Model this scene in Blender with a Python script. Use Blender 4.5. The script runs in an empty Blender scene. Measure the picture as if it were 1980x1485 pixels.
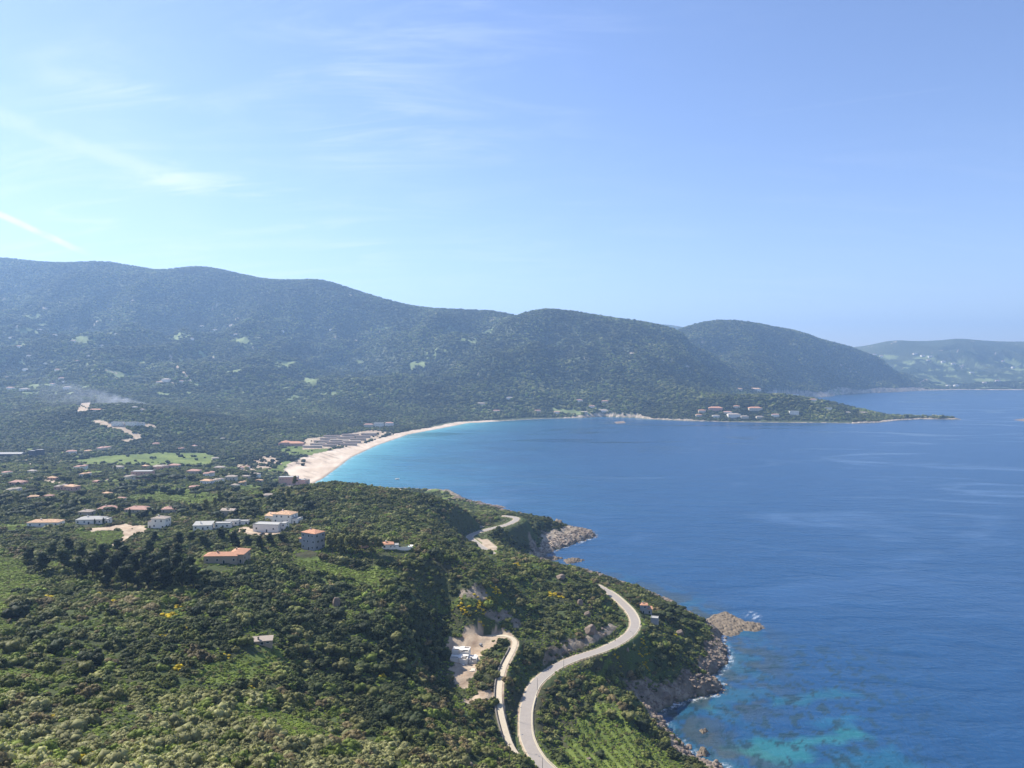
import bpy, math, random
import numpy as np
from mathutils import Vector, Euler
R = math.radians
random.seed(7)
rng = np.random.default_rng(7)
scene = bpy.context.scene
col = scene.collection

# ------------------------------------------------------------------ camera
F = 1430.0                      # focal length in pixels of the 1980x1485 frame
EYE = 222.0                     # metres above the sea
PITCH = math.atan(37.5 / F)     # a little below level
cam_data = bpy.data.cameras.new('camera')
cam_data.sensor_width = 36.0
cam_data.lens = 36.0 * F / 1980.0
cam_data.clip_start = 1.0
cam_data.clip_end = 60000.0
cam = bpy.data.objects.new('camera', cam_data)
cam.location = (0, 0, EYE)
cam.rotation_euler = (R(90) - PITCH, 0, 0)
col.objects.link(cam)
scene.camera = cam

# ------------------------------------------------------------------ light
SUN_EL, SUN_AZ = R(43), R(-57)  # azimuth from the view direction (+Y), negative = left
to_sun = Vector((math.sin(SUN_AZ) * math.cos(SUN_EL), math.cos(SUN_AZ) * math.cos(SUN_EL), math.sin(SUN_EL)))
sd_ = bpy.data.lights.new('sun', 'SUN')
sd_.energy = 5.0
sd_.angle = R(0.55)
sd_.color = (1.0, 0.955, 0.88)
sun = bpy.data.objects.new('sun', sd_)
sun.rotation_euler = to_sun.to_track_quat('Z', 'Y').to_euler()
sun.location = (0, 0, 3000)
col.objects.link(sun)

world = bpy.data.worlds.new('World')
scene.world = world
world.use_nodes = True

class NT:
    """tiny helper for building node trees"""
    def __init__(s, tree):
        s.t = tree; s.n = tree.nodes; s.l = tree.links
    def new(s, kind, **kw):
        nd = s.n.new(kind)
        for k, v in kw.items(): setattr(nd, k, v)
        return nd
    def put(s, sock, v):
        if isinstance(v, bpy.types.NodeSocket): s.l.new(v, sock)
        elif v is not None: sock.default_value = v
    def math(s, op, a, b=None, c=None, clamp=False):
        nd = s.new('ShaderNodeMath', operation=op); nd.use_clamp = clamp
        s.put(nd.inputs[0], a); s.put(nd.inputs[1], b); s.put(nd.inputs[2], c)
        return nd.outputs[0]
    def vmath(s, op, a, b=None, scale=None):
        nd = s.new('ShaderNodeVectorMath', operation=op)
        s.put(nd.inputs[0], a); s.put(nd.inputs[1], b)
        if scale is not None: s.put(nd.inputs[3], scale)
        return nd.outputs['Value'] if op in ('DOT_PRODUCT', 'LENGTH', 'DISTANCE') else nd.outputs[0]
    def mix(s, f, a, b, mode='MIX'):
        nd = s.new('ShaderNodeMix', data_type='RGBA', blend_type=mode)
        s.put(nd.inputs[0], f); s.put(nd.inputs[6], a); s.put(nd.inputs[7], b)
        return nd.outputs[2]
    def smooth(s, x, lo, hi, a=0.0, b=1.0):
        nd = s.new('ShaderNodeMapRange', interpolation_type='SMOOTHSTEP')
        for i, v in enumerate((x, lo, hi, a, b)): s.put(nd.inputs[i], v)
        return nd.outputs[0]
    def noise(s, vec, scale, detail=4, rough=0.55, dist=0.0):
        nd = s.new('ShaderNodeTexNoise')
        s.put(nd.inputs['Vector'], vec); nd.inputs['Scale'].default_value = scale
        nd.inputs['Detail'].default_value = detail; nd.inputs['Roughness'].default_value = rough
        nd.inputs['Distortion'].default_value = dist
        return nd.outputs['Fac']
    def mapping(s, vec, loc=(0, 0, 0), rot=(0, 0, 0), sc=(1, 1, 1)):
        nd = s.new('ShaderNodeMapping'); s.put(nd.inputs[0], vec)
        nd.inputs[1].default_value = loc; nd.inputs[2].default_value = rot; nd.inputs[3].default_value = sc
        return nd.outputs[0]

def build_world():
    k = NT(world.node_tree)
    k.n.clear()
    out = k.new('ShaderNodeOutputWorld')
    bg = k.new('ShaderNodeBackground')
    sky = k.new('ShaderNodeTexSky', sky_type='NISHITA')
    sky.sun_disc = False
    sky.sun_elevation = SUN_EL
    sky.sun_rotation = SUN_AZ
    sky.altitude = 200
    sky.air_density = 1.0
    sky.dust_density = 0.25
    sky.ozone_density = 2.0
    tint = k.mix(1.0, sky.outputs[0], (0.955, 0.925, 1.08, 1), 'MULTIPLY')
    d = k.new('ShaderNodeTexCoord').outputs['Generated']
    sep = k.new('ShaderNodeSeparateXYZ'); k.l.new(d, sep.inputs[0])
    x, y, z = sep.outputs
    el = k.math('MAXIMUM', z, 0.0)
    # project the view direction on a high flat cloud layer
    inv = k.math('DIVIDE', 1.0, k.math('ADD', el, 0.22))
    cmb = k.new('ShaderNodeCombineXYZ')
    k.put(cmb.inputs[0], k.math('MULTIPLY', x, inv)); k.put(cmb.inputs[1], k.math('MULTIPLY', y, inv))
    layer = cmb.outputs[0]
    wisp = k.noise(k.mapping(layer, rot=(0, 0, R(28)), sc=(0.8, 3.0, 1)), 2.2, 7, 0.62, 1.2)
    big = k.noise(layer, 1.1, 3, 0.5, 0.4)
    left = k.smooth(k.math('DIVIDE', x, k.math('MAXIMUM', y, 0.05)), 0.25, -0.75)
    cov = k.math('MULTIPLY', k.smooth(wisp, 0.42, 0.74), k.smooth(big, 0.34, 0.62))
    cov = k.math('MULTIPLY', cov, k.math('MULTIPLY_ADD', left, 0.55, 0.06))
    # broad milky veil low on the left
    veil = k.math('MULTIPLY', k.smooth(k.math('DIVIDE', x, k.math('MAXIMUM', y, 0.05)), -0.05, -0.75), k.smooth(k.noise(layer, 1.8, 5, 0.6, 0.6), 0.25, 0.8))
    veil = k.math('MULTIPLY', veil, k.math('MULTIPLY', k.smooth(z, 0.50, 0.12), 0.18))
    # two old contrails, each a band round a great circle
    u = k.math('DIVIDE', x, k.math('MAXIMUM', y, 0.05)); v = k.math('DIVIDE', z, k.math('MAXIMUM', y, 0.05))
    wob = k.math('MULTIPLY', k.math('SUBTRACT', k.noise(d, 14, 3), 0.5), 0.006)
    def trail(u0, v0, u1, v1, w, amp):
        ang = math.atan2(v1 - v0, u1 - u0); ln = math.hypot(u1 - u0, v1 - v0)
        du = k.math('SUBTRACT', u, u0); dv = k.math('SUBTRACT', v, v0)
        a = k.math('ADD', k.math('MULTIPLY', du, math.cos(ang)), k.math('MULTIPLY', dv, math.sin(ang)))
        b = k.math('SUBTRACT', k.math('MULTIPLY', dv, math.cos(ang)), k.math('MULTIPLY', du, math.sin(ang)))
        b = k.math('ABSOLUTE', k.math('ADD', b, wob))
        m = k.smooth(b, w, w * 0.15)
        m = k.math('MULTIPLY', m, k.smooth(a, ln, ln * 0.55))
        m = k.math('MULTIPLY', m, k.smooth(a, -0.3, -0.1))
        m = k.math('MULTIPLY', m, k.smooth(k.noise(d, 30, 4, 0.6), 0.2, 0.6))
        return k.math('MULTIPLY', m, amp)
    t1 = trail(-0.692, 0.203, -0.555, 0.142, 0.0062, 1.0)
    t2 = trail(-0.692, 0.335, -0.36, 0.215, 0.017, 0.22)
    t3 = trail(0.510, 0.360, 0.62, 0.375, 0.0030, 0.02)
    c = k.math('ADD', k.math('ADD', cov, veil), k.math('ADD', k.math('ADD', t1, t2), t3), clamp=True)
    cc = k.mix(c, tint, (6.9, 7.3, 7.7, 1))
    k.put(bg.inputs['Color'], cc)
    bg.inputs['Strength'].default_value = 0.092
    k.l.new(bg.outputs[0], out.inputs[0])
build_world()

scene.view_settings.view_transform = 'Standard'
scene.view_settings.look = 'None'
scene.view_settings.exposure = 0.92
scene.view_settings.gamma = 1.0
scene.cycles.max_bounces = 5
scene.cycles.diffuse_bounces = 2
scene.cycles.volume_bounces = 0
scene.cycles.use_denoising = True

# ------------------------------------------------------------------ tagging
def tag(o, label=None, cat=None, group=None, kind=None):
    if label: o['label'] = label
    if cat: o['category'] = cat
    if group: o['group'] = group
    if kind: o['kind'] = kind
    return o

# ------------------------------------------------------------------ rays
CP, SP = math.cos(PITCH), math.sin(PITCH)
def ray(px, py):
    a = (px - 990.0) / F; b = (742.5 - py) / F
    yy = CP + b * SP; zz = -SP + b * CP
    return a / yy, zz / yy          # u = x/y, s = dz/dy
def atd(px, py, d):                 # the point of that view ray at distance d
    u, s = ray(px, py)
    return (u * d, d, EYE + s * d)
def atz(px, py, z=0.0):             # ... at height z
    u, s = ray(px, py)
    d = (z - EYE) / s
    return (u * d, d, z)

# ------------------------------------------------------------------ numpy noise
def perlin(x, y, seed=0):
    xi = np.floor(x).astype(np.int64); yi = np.floor(y).astype(np.int64)
    xf = x - xi; yf = y - yi
    def h(a, b):
        n = (a * 374761393 + b * 668265263 + seed * 974634777) & 0xffffffff
        n = ((n ^ (n >> 13)) * 1274126177) & 0xffffffff
        n = (n ^ (n >> 16)) & 0xffff
        return n * (2 * np.pi / 65536.0)
    def g(a, b, dx, dy):
        t = h(a, b)
        return np.cos(t) * dx + np.sin(t) * dy
    u = xf * xf * xf * (xf * (xf * 6 - 15) + 10); v = yf * yf * yf * (yf * (yf * 6 - 15) + 10)
    n00 = g(xi, yi, xf, yf); n10 = g(xi + 1, yi, xf - 1, yf)
    n01 = g(xi, yi + 1, xf, yf - 1); n11 = g(xi + 1, yi + 1, xf - 1, yf - 1)
    return ((n00 * (1 - u) + n10 * u) * (1 - v) + (n01 * (1 - u) + n11 * u) * v) * 1.41
def fbm(x, y, oct=4, seed=0, gain=0.5):
    s = 0; a = 1; t = 0
    for i in range(oct):
        s = s + a * perlin(x * 2 ** i, y * 2 ** i, seed + i * 17); t += a; a *= gain
    return s / t
def ridged(x, y, oct=4, seed=0):
    s = 0; a = 1; t = 0
    for i in range(oct):
        s = s + a * (1 - 2 * np.abs(perlin(x * 2 ** i, y * 2 ** i, seed + i * 31))); t += a; a *= 0.5
    return s / t
def sstep(x, a, b):
    t = np.clip((x - a) / (b - a), 0, 1); return t * t * (3 - 2 * t)

# ------------------------------------------------------------------ the lie of the land
CTRL = []                            # (u, d, z)
def C(px, py, d):
    x, y, z = atd(px, py, d); CTRL.append((x / y, y, z))
def Cz(px, py, z):
    x, y, zz = atz(px, py, z); CTRL.append((x / y, y, zz))
def W(u, d, z): CTRL.append((u, d, z))
for u, d, z in [(-.95, 60, 165), (-.5, 60, 160), (0, 60, 140), (.5, 60, 110), (.95, 60, 90), (-.95, 110, 150), (-.5, 110, 142), (0, 110, 122), (.4, 110, 92), (.95, 110, 60),
                (.35, 200, 60), (.3, 280, 34), (.25, 340, 22), (.6, 200, 20), (-.95, 200, 128), (-.95, 400, 112), (-.95, 600, 92), (-.95, 1000, 62), (-.95, 1600, 40), (-.95, 2400, 80), (-.95, 3400, 260), (-.95, 4600, 640), (-.95, 5600, 1060)]:
    W(u, d, z)
for a in [(0, 1485, 170), (300, 1485, 185), (600, 1485, 205), (800, 1485, 240), (950, 1485, 290),
          (0, 1400, 205), (300, 1400, 225), (600, 1400, 260), (850, 1400, 320), (930, 1400, 355), (0, 1300, 250), (300, 1300, 270), (600, 1300, 330), (820, 1300, 400),
          (0, 1200, 320), (300, 1200, 330), (500, 1210, 345), (650, 1230, 365), (780, 1220, 400), (850, 1240, 445), (855, 1190, 480), (900, 1160, 480), (960, 1180, 485), (940, 1130, 500),
          (0, 1110, 415), (120, 1130, 395), (300, 1140, 392), (450, 1140, 400), (560, 1150, 412), (700, 1170, 418), (800, 1150, 450), (850, 1100, 500),
          (0, 1040, 560), (100, 1060, 500), (250, 1060, 500), (380, 1080, 460), (430, 1094, 440), (520, 1080, 478), (560, 1068, 500), (610, 1062, 512), (640, 1095, 480), (700, 1103, 484), (780, 1105, 490),
          (720, 1064, 508), (790, 1062, 515), (840, 1050, 560), (900, 1076, 560), (960, 1084, 580), (1010, 1083, 600), (1060, 1089, 600), (1110, 1108, 592), (1145, 1130, 580),
          (1050, 1130, 560), (1000, 1130, 540), (1060, 1180, 515), (1130, 1200, 505), (1180, 1190, 540), (1120, 1238, 482), (1060, 1262, 455), (1010, 1290, 435), (1010, 1220, 480),
          (100, 1018, 620), (300, 1025, 610), (430, 1000, 640), (520, 1025, 600), (600, 1000, 640), (700, 1000, 650), (850, 1022, 650), (880, 1045, 640), (905, 1054, 640), (925, 1066, 620), (200, 990, 700), (350, 975, 740),
          (550, 960, 740), (640, 932, 790), (750, 948, 790), (850, 968, 790), (920, 988, 800), (955, 1004, 815), (100, 960, 820), (450, 955, 850), (300, 960, 840),
          (0, 930, 980), (250, 935, 980), (440, 930, 1050), (0, 900, 1250), (250, 905, 1250), (480, 915, 1200), (0, 870, 1650), (120, 878, 1620)]:
    C(*a)
# below and beside the coast road
for a in [(1050, 1480, 35), (1030, 1400, 36), (1060, 1300, 37.5), (1130, 1270, 37), (1200, 1230, 36), (1232, 1200, 35), (1200, 1165, 36), (1160, 1135, 37), (1150, 1410, 24), (1230, 1440, 20), (1200, 1360, 26), (1150, 1320, 30),
          (1250, 1300, 28), (1200, 1285, 32), (1290, 1340, 15), (1300, 1250, 25), (1250, 1250, 32), (1255, 1215, 33), (1340, 1230, 14), (1300, 1190, 22), (1245, 1186, 31), (1230, 1160, 28), (1370, 1270, 6), (1370, 1320, 5), (1330, 1450, 6),
          (950, 1070, 39), (912, 1036, 41), (950, 1020, 40), (1000, 1005, 38), (975, 998, 38), (960, 1055, 38), (1000, 1050, 24), (1030, 1030, 20), (1060, 1018, 20), (1110, 1028, 10),
          (1040, 1050, 12), (1010, 1075, 14), (1090, 1095, 22), (1190, 1135, 12),
          (900, 1300, 47), (900, 1230, 50), (880, 1270, 48), (925, 1270, 47), (995, 1235, 49), (975, 1290, 46), (966, 1340, 43), (968, 1380, 41), (985, 1440, 37),
          (280, 888, 20), (420, 888, 16), (140, 886, 22), (540, 905, 8), (480, 880, 14), (600, 900, 4), (700, 860, 4), (560, 925, 10), (620, 862, 8), (560, 855, 12), (650, 848, 7), (720, 835, 8), (800, 825, 6), (860, 822, 5),
          (100, 850, 30), (240, 850, 32), (400, 850, 18), (240, 822, 62), (170, 800, 85), (280, 790, 95), (70, 820, 60), (400, 820, 50), (500, 820, 40), (600, 825, 22), (720, 820, 10), (900, 808, 12)]:
    Cz(*a)
# the gully behind the knoll and the far side of the near hill, hidden from here
for u, d, z in [(-.02, 680, 40), (.03, 700, 33), (.07, 690, 22), (-.22, 900, 60), (-.16, 880, 52), (-.10, 870, 46), (-.24, 1050, 25), (-.30, 1200, 14), (-.18, 1000, 22), (-.2, 720, 90)]:
    W(u, d, z)
# mountain slopes
for a in [(0, 800, 2300), (0, 760, 2800), (0, 700, 3400), (0, 650, 3900), (0, 600, 4500), (0, 550, 5000), (0, 500, 5600),
          (200, 760, 2750), (200, 700, 3400), (200, 640, 4000), (200, 580, 4650), (200, 507, 5500), (260, 516, 5500), (300, 523, 5450), (380, 516, 5450), (440, 525, 5400), (520, 542, 5350), (560, 543, 5350), (620, 542, 5350), (700, 566, 5300), (790, 591, 5250), (900, 600, 5150), (965, 604, 5000), (990, 614, 4850),
          (400, 790, 2700), (400, 750, 3100), (400, 700, 3650), (400, 640, 4200), (400, 580, 4800), (600, 790, 2850), (600, 740, 3300), (600, 690, 3800), (600, 630, 4400), (600, 580, 4900),
          (750, 790, 3000), (750, 750, 3350), (800, 700, 3900), (800, 650, 4350), (900, 780, 3150), (900, 720, 3600), (900, 670, 4100), (930, 630, 4600),
          (1000, 800, 3110), (1000, 750, 3350), (1000, 700, 3650), (1000, 650, 4000), (1060, 600, 4400), (1020, 606, 4400), (1130, 609, 4400), (1180, 621, 4350), (1230, 626, 4400), (1280, 634, 4500), (1310, 640, 4600),
          (1100, 793, 3170), (1100, 740, 3450), (1100, 690, 3700), (1100, 640, 4100), (1200, 793, 3160), (1200, 740, 3450), (1200, 690, 3700), (1230, 650, 4150), (1300, 788, 3130), (1300, 730, 3500), (1320, 680, 4200),
          (1340, 630, 5700), (1375, 623, 5700), (1430, 624, 5700), (1480, 633, 5800), (1560, 648, 6100), (1640, 670, 6500), (1700, 694, 6600), (1750, 725, 6600), (1785, 746, 6550),
          (1400, 740, 4300), (1400, 690, 4900), (1450, 740, 4500), (1500, 700, 5200), (1540, 750, 4950), (1560, 730, 5300), (1600, 715, 5700), (1640, 745, 5750), (1600, 755, 5300), (1700, 735, 6150), (1700, 750, 5900),
          (1400, 790, 3000), (1400, 767, 3080), (1480, 766, 3070), (1540, 774, 3060), (1590, 786, 3050), (1640, 799, 3020), (1700, 808, 3000), (1480, 790, 3000), (1550, 795, 2990),
          (1660, 676, 8600), (1700, 664, 8600), (1735, 659, 8600), (1790, 663, 8600), (1850, 656, 8600), (1920, 663, 8600), (1980, 666, 8600), (2100, 655, 8600), (2300, 650, 8600),
          (1800, 735, 7000), (1800, 700, 7700), (1900, 735, 7000), (1900, 700, 7700), (2100, 730, 7000), (2100, 690, 7800), (1750, 700, 7700), (2300, 740, 7000),
          (1230, 629, 9800), (1290, 627, 9800), (1330, 634, 9800)]:
    C(*a)
# behind the ridges
for u, d, z in [(-.95, 6800, 700), (-.5, 6800, 650), (-.2, 6600, 480), (0, 6200, 330), (.1, 5700, 330), (.2, 5400, 380), (.35, 7400, 240), (.45, 7600, 180), (.3, 3600, 30), (.38, 3600, 15), (.3, 4100, 60),
                (-.95, 11000, 500), (-.4, 11000, 450), (.1, 8000, 420), (.5, 11000, 300), (.95, 11000, 300), (.95, 8600, 560), (.95, 7000, 100)]:
    W(u, d, z)
CT = np.array(CTRL)
NU, NV = 1180, 1250
U0, U1 = -0.92, 0.92
V0, V1 = math.log(62.0), math.log(11500.0)
VS = 0.85
def rbf_fit(P):
    n = len(P); q = np.stack([P[:, 0], np.log(P[:, 1]) * VS], 1)
    D = np.sqrt(((q[:, None] - q[None]) ** 2).sum(-1) + 0.02 ** 2)
    A = np.zeros((n + 3, n + 3)); A[:n, :n] = D + np.eye(n) * -0.0006
    A[:n, n] = 1; A[:n, n + 1:] = q; A[n, :n] = 1; A[n + 1:, :n] = q.T
    # heights are interpolated divided by distance so near and far are equally weighted
    b = np.zeros(n + 3); b[:n] = P[:, 2] / P[:, 1] ** 0.5
    return q, np.linalg.solve(A, b)
Q, WT = rbf_fit(CT)
cu = np.linspace(U0, U1, 236); cv = np.linspace(V0, V1, 250)
CU, CV = np.meshgrid(cu, cv)
def rbf_eval(u, v):
    s = WT[-3] + WT[-2] * u + WT[-1] * v * VS
    for (a, b), w in zip(Q, WT):
        s = s + w * np.sqrt((u - a) ** 2 + (v * VS - b) ** 2 + 0.0004)
    return s * np.exp(v * 0.5)
ZC = rbf_eval(CU, CV)
gu = np.linspace(U0, U1, NU); gv = np.linspace(V0, V1, NV)
def bil(Z, u, v, ua, ub, va, vb):
    ny, nx = Z.shape
    fx = np.clip((u - ua) / (ub - ua) * (nx - 1), 0, nx - 1.001); fy = np.clip((v - va) / (vb - va) * (ny - 1), 0, ny - 1.001)
    ix = fx.astype(int); iy = fy.astype(int); fx = fx - ix; fy = fy - iy
    return (Z[iy, ix] * (1 - fx) + Z[iy, ix + 1] * fx) * (1 - fy) + (Z[iy + 1, ix] * (1 - fx) + Z[iy + 1, ix + 1] * fx) * fy
GU, GV = np.meshgrid(gu, gv)
GY = np.exp(GV); GX = GU * GY
Z = bil(ZC, GU, GV, U0, U1, V0, V1)

# the shore as seen: beach, far shore, headland
COAST_NEAR = [atz(*p)[:2] for p in [(1400, 1485), (1345, 1478), (1332, 1452), (1300, 1425), (1288, 1405), (1262, 1385), (1285, 1368), (1330, 1352), (1388, 1340), (1398, 1325), (1372, 1312), (1388, 1298),
              (1408, 1278), (1404, 1256), (1392, 1242), (1398, 1226), (1372, 1214), (1345, 1198), (1310, 1178), (1275, 1160), (1235, 1143), (1200, 1132), (1165, 1118), (1120, 1106), (1085, 1098), (1062, 1090),
              (1045, 1082), (1058, 1070), (1085, 1060), (1128, 1046), (1150, 1037), (1146, 1029), (1118, 1024), (1085, 1015), (1050, 1012), (1020, 1004), (985, 993), (960, 980), (935, 973), (905, 968)]]
BEACH = [atz(*p)[:2] for p in [(600, 938), (625, 925), (652, 905), (680, 884), (730, 861), (790, 840), (860, 827), (905, 818)]]
FAR_A = [atz(*p)[:2] for p in [(930, 817), (960, 815), (1000, 812.5), (1050, 810), (1090, 809), (1125, 808), (1170, 806), (1230, 808), (1260, 811), (1330, 814), (1400, 816), (1470, 817), (1540, 818), (1600, 818), (1650, 819), (1700, 817), (1735, 813), (1780, 810.5), (1858, 811)]]
FAR_B = [(1835, 3040), (1700, 3090), (1560, 3200), (1500, 3420), (1450, 3800), (1500, 4300), (1700, 4700)]
FAR_C = [atz(*p)[:2] for p in [(1592, 768), (1640, 762), (1700, 759.5), (1745, 757.5), (1790, 755), (1850, 753.5), (1920, 754), (1985, 754), (2100, 756), (2400, 756)]]
LAND = [(300, -300), (230, 0), (160, 150), (125, 280), (112, 360)] + COAST_NEAR + [(-110, 1300), (-220, 1330)] + BEACH + FAR_A + FAR_B + FAR_C + [(20000, 6500), (20000, 20000), (-20000, 20000), (-20000, -300)]
def rough_poly(P, closed_from, closed_to):
    """midpoint subdivision with jitter so that the rocky shore is ragged"""
    out = []
    r2 = random.Random(3)
    for i, (a, b) in enumerate(zip(P, P[1:] + P[:1])):
        out.append(a)
        L = math.hypot(b[0] - a[0], b[1] - a[1])
        if closed_from <= i < closed_to and L > 6:
            n = min(7, int(L / 5))
            nx, ny = -(b[1] - a[1]) / L, (b[0] - a[0]) / L
            for k in range(1, n):
                t = k / n; j = r2.uniform(-1, 1) * min(3.2, L * 0.1)
                out.append((a[0] + (b[0] - a[0]) * t + nx * j, a[1] + (b[1] - a[1]) * t + ny * j))
    return out
LANDP = rough_poly(LAND, 5, 5 + len(COAST_NEAR))
def inside(px, py, P):
    r = np.zeros(np.shape(px), bool)
    for (x0, y0), (x1, y1) in zip(P, list(P[1:]) + [P[0]]):
        if y0 == y1: continue
        c = ((y0 > py) != (y1 > py)) & (px < (x1 - x0) * (py - y0) / (y1 - y0) + x0)
        r ^= c
    return r
def polydist(px, py, P, closed=False):
    best = np.full(np.shape(px), 1e12)
    segs = list(zip(P, P[1:])) + ([(P[-1], P[0])] if closed else [])
    for (x0, y0), (x1, y1) in segs:
        dx, dy = x1 - x0, y1 - y0; L2 = dx * dx + dy * dy + 1e-9
        t = np.clip(((px - x0) * dx + (py - y0) * dy) / L2, 0, 1)
        best = np.minimum(best, (px - x0 - t * dx) ** 2 + (py - y0 - t * dy) ** 2)
    return np.sqrt(best)
def shore_dist(x, y):
    d = polydist(x, y, LANDP, True)
    return np.where(inside(x, y, LANDP), d, -d)
SD = shore_dist(GX, GY)
beach_d = polydist(GX, GY, BEACH)

def relief(x, y, z, d):
    """bumps, gullies and spurs on top of the broad shape"""
    near = sstep(d, 900, 450); far = sstep(d, 2300, 3300) * sstep(z, 40, 160)
    o = near * (fbm(x / 28, y / 28, 4, 5) * 3.2 + fbm(x / 9, y / 9, 2, 9) * .7)
    o = o + (1 - near) * (1 - far) * fbm(x / 90, y / 90, 4, 6) * 5 * sstep(z, 22, 60)
    # no gullies at the very crest, so the skyline keeps its line
    crest = sstep(z / (ridge_top(x / d)), 0.98, 0.74)
    wx = x + 160 * fbm(x / 900, y / 900, 2, 77); wy = y + 160 * fbm(x / 900 + 9, y / 900, 2, 78)
    ang = .35; rx = wx * math.cos(ang) + wy * math.sin(ang); ry = wy * math.cos(ang) - wx * math.sin(ang)
    val = np.clip(.5 - .5 * ridged(rx / 1150, ry / 2300, 4, 11), 0, 1)
    o = o - far * crest * val * 520 * np.clip(z / 420, .08, 1.0) + far * crest * 60 * np.clip(z / 420, .08, 1.0)
    o = o + far * (.07 + .93 * crest) * (fbm(x / 130, y / 130, 4, 13) * 22 + fbm(x / 420, y / 420, 3, 14) * 40)
    o = o + far * crest * fbm(wx / 760, wy / 1300, 3, 15) * 170 * np.clip(z / 300, .1, 1.0)
    return o
def ridge_top(u):
    px = 990 + u * F
    return np.interp(px, [0, 400, 700, 900, 950, 990, 1020, 1060, 1310, 1430, 1640, 1750, 1850, 1980], [1000, 900, 720, 570, 540, 470, 490, 530, 420, 520, 350, 300, 490, 450])
REL = relief(GX, GY, Z, GY)
# spurs may not stand up above the crest line of the range they belong to
sky_slope = np.where(GY > 2300, (Z - EYE) / GY, -1.0).max(0)[None, :]
room = np.maximum(EYE + sky_slope * GY - Z, 0) * .9 + 5.0
lim = np.where(REL > 0, room * (1 - np.exp(-np.maximum(REL, 0) / room)), REL)
Z = Z + np.where(GY > 2300, lim, REL)

# ---- roads (pixel, pixel, height) -> world
def line(pts): return [atz(*p) for p in pts]
ROAD = line([(1120, 1560, 34), (1072, 1500, 34.5), (1040, 1468, 35), (1020, 1430, 35.5), (1016, 1395, 36), (1020, 1360, 36.5), (1036, 1322, 37), (1072, 1292, 37), (1110, 1274, 37), (1165, 1256, 36.5), (1200, 1239, 36), (1222, 1221, 36), (1228, 1203, 36),
             (1219, 1183, 36), (1200, 1163, 36.5), (1180, 1147, 37), (1157, 1134, 37.5)])
ROAD += [(66, 630, 35), (60, 646, 32.5), (36, 672, 32), (12, 700, 34)]
ROAD += line([(966, 1076, 39), (935, 1060, 39.5), (917, 1047, 40), (908, 1038, 40), (922, 1030, 40), (950, 1022, 39.5), (978, 1015, 39), (997, 1006, 38.5), (996, 1001, 38), (976, 997.5, 38)])
TRACK = line([(938, 1232, 48), (960, 1229, 49), (983, 1231, 49.5), (995, 1240, 49), (992, 1256, 48), (982, 1275, 47), (974, 1292, 46), (967, 1318, 44.5), (965, 1345, 43.5), (968, 1375, 42), (975, 1405, 40), (985, 1436, 38), (998, 1458, 36.5), (1012, 1470, 35.5)])
def resample(P, step):
    """Catmull-Rom through the points, even steps"""
    P = [np.array(p, float) for p in P]; P = [2 * P[0] - P[1]] + P + [2 * P[-1] - P[-2]]
    out = []
    for i in range(1, len(P) - 2):
        a, b, c, d = P[i - 1:i + 3]; n = max(2, int(np.linalg.norm(c - b) / step))
        for k in range(n):
            t = k / n
            out.append(0.5 * ((2 * b) + (c - a) * t + (2 * a - 5 * b + 4 * c - d) * t * t + (3 * b - a - 3 * c + d) * t ** 3))
    out.append(P[-2]); return np.array(out)
ROADS = resample(ROAD, 4.0); TRACKS = resample(TRACK, 3.0)
def carve(Z, P, half, blend, drop=0.0):
    """level the ground to the line's height within half, ease out over blend"""
    x0, x1 = P[:, 0].min() - 40, P[:, 0].max() + 40; y0, y1 = P[:, 1].min() - 40, P[:, 1].max() + 40
    m = (GX > x0) & (GX < x1) & (GY > y0) & (GY < y1)
    x, y = GX[m], GY[m]
    best = np.full(x.shape, 1e9); zz = np.zeros(x.shape)
    for a, b in zip(P[:-1], P[1:]):
        dx, dy = b[0] - a[0], b[1] - a[1]
        t = np.clip(((x - a[0]) * dx + (y - a[1]) * dy) / (dx * dx + dy * dy + 1e-9), 0, 1)
        dd = (x - a[0] - t * dx) ** 2 + (y - a[1] - t * dy) ** 2
        k = dd < best; best[k] = dd[k]; zz[k] = (a[2] + t * (b[2] - a[2]))[k]
    dist = np.sqrt(best)
    w = 1 - sstep(dist, half, half + blend)
    Zm = Z[m]; Z[m] = Zm * (1 - w) + (zz - drop) * w
    full = np.full(GX.shape, 1e9); full[m] = dist
    return full

# ---- shore profile
on_beach = sstep(beach_d, 260, 90)
HEADP = [atz(px, py, 8)[:2] for px, py in [(1030, 1080), (1040, 1040), (1030, 1015), (1070, 1005), (1130, 1015), (1175, 1030), (1140, 1056), (1080, 1072)]]
cap_rock = 0.4 + np.where(inside(GX, GY, HEADP), .42, 1.0) * np.clip(SD, 0, None) * (0.85 + 0.35 * fbm(GX / 20, GY / 20, 3, 21) * sstep(SD, 90, 40)) + np.clip(SD - 40, 0, None) * 2
cap_beach = 0.15 + np.clip(SD, 0, None) * 0.045 + np.clip(SD - 150, 0, None) * 0.3
cap = cap_rock * (1 - on_beach) + cap_beach * on_beach
zl = np.minimum(Z, cap)
zl = np.maximum(zl, np.where((GY > 2600) & (GX / GY > .46), np.minimum(1.0 + SD * .22, 4.5), np.minimum(0.35 + SD * 0.05, 2.0)))
rocky = sstep(SD, 26, 4) * (1 - on_beach) * (GY < 1500)
jag = (ridged(GX / 13, GY / 13, 4, 41) * 2.4 + ridged(GX / 4.5, GY / 4.5, 2, 43) * .9)
zl = zl + rocky * jag * sstep(SD, -0.5, 5)
Z = np.where(SD > 0, zl, -0.4 - np.clip(-SD, 0, 300) * 0.12)
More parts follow.
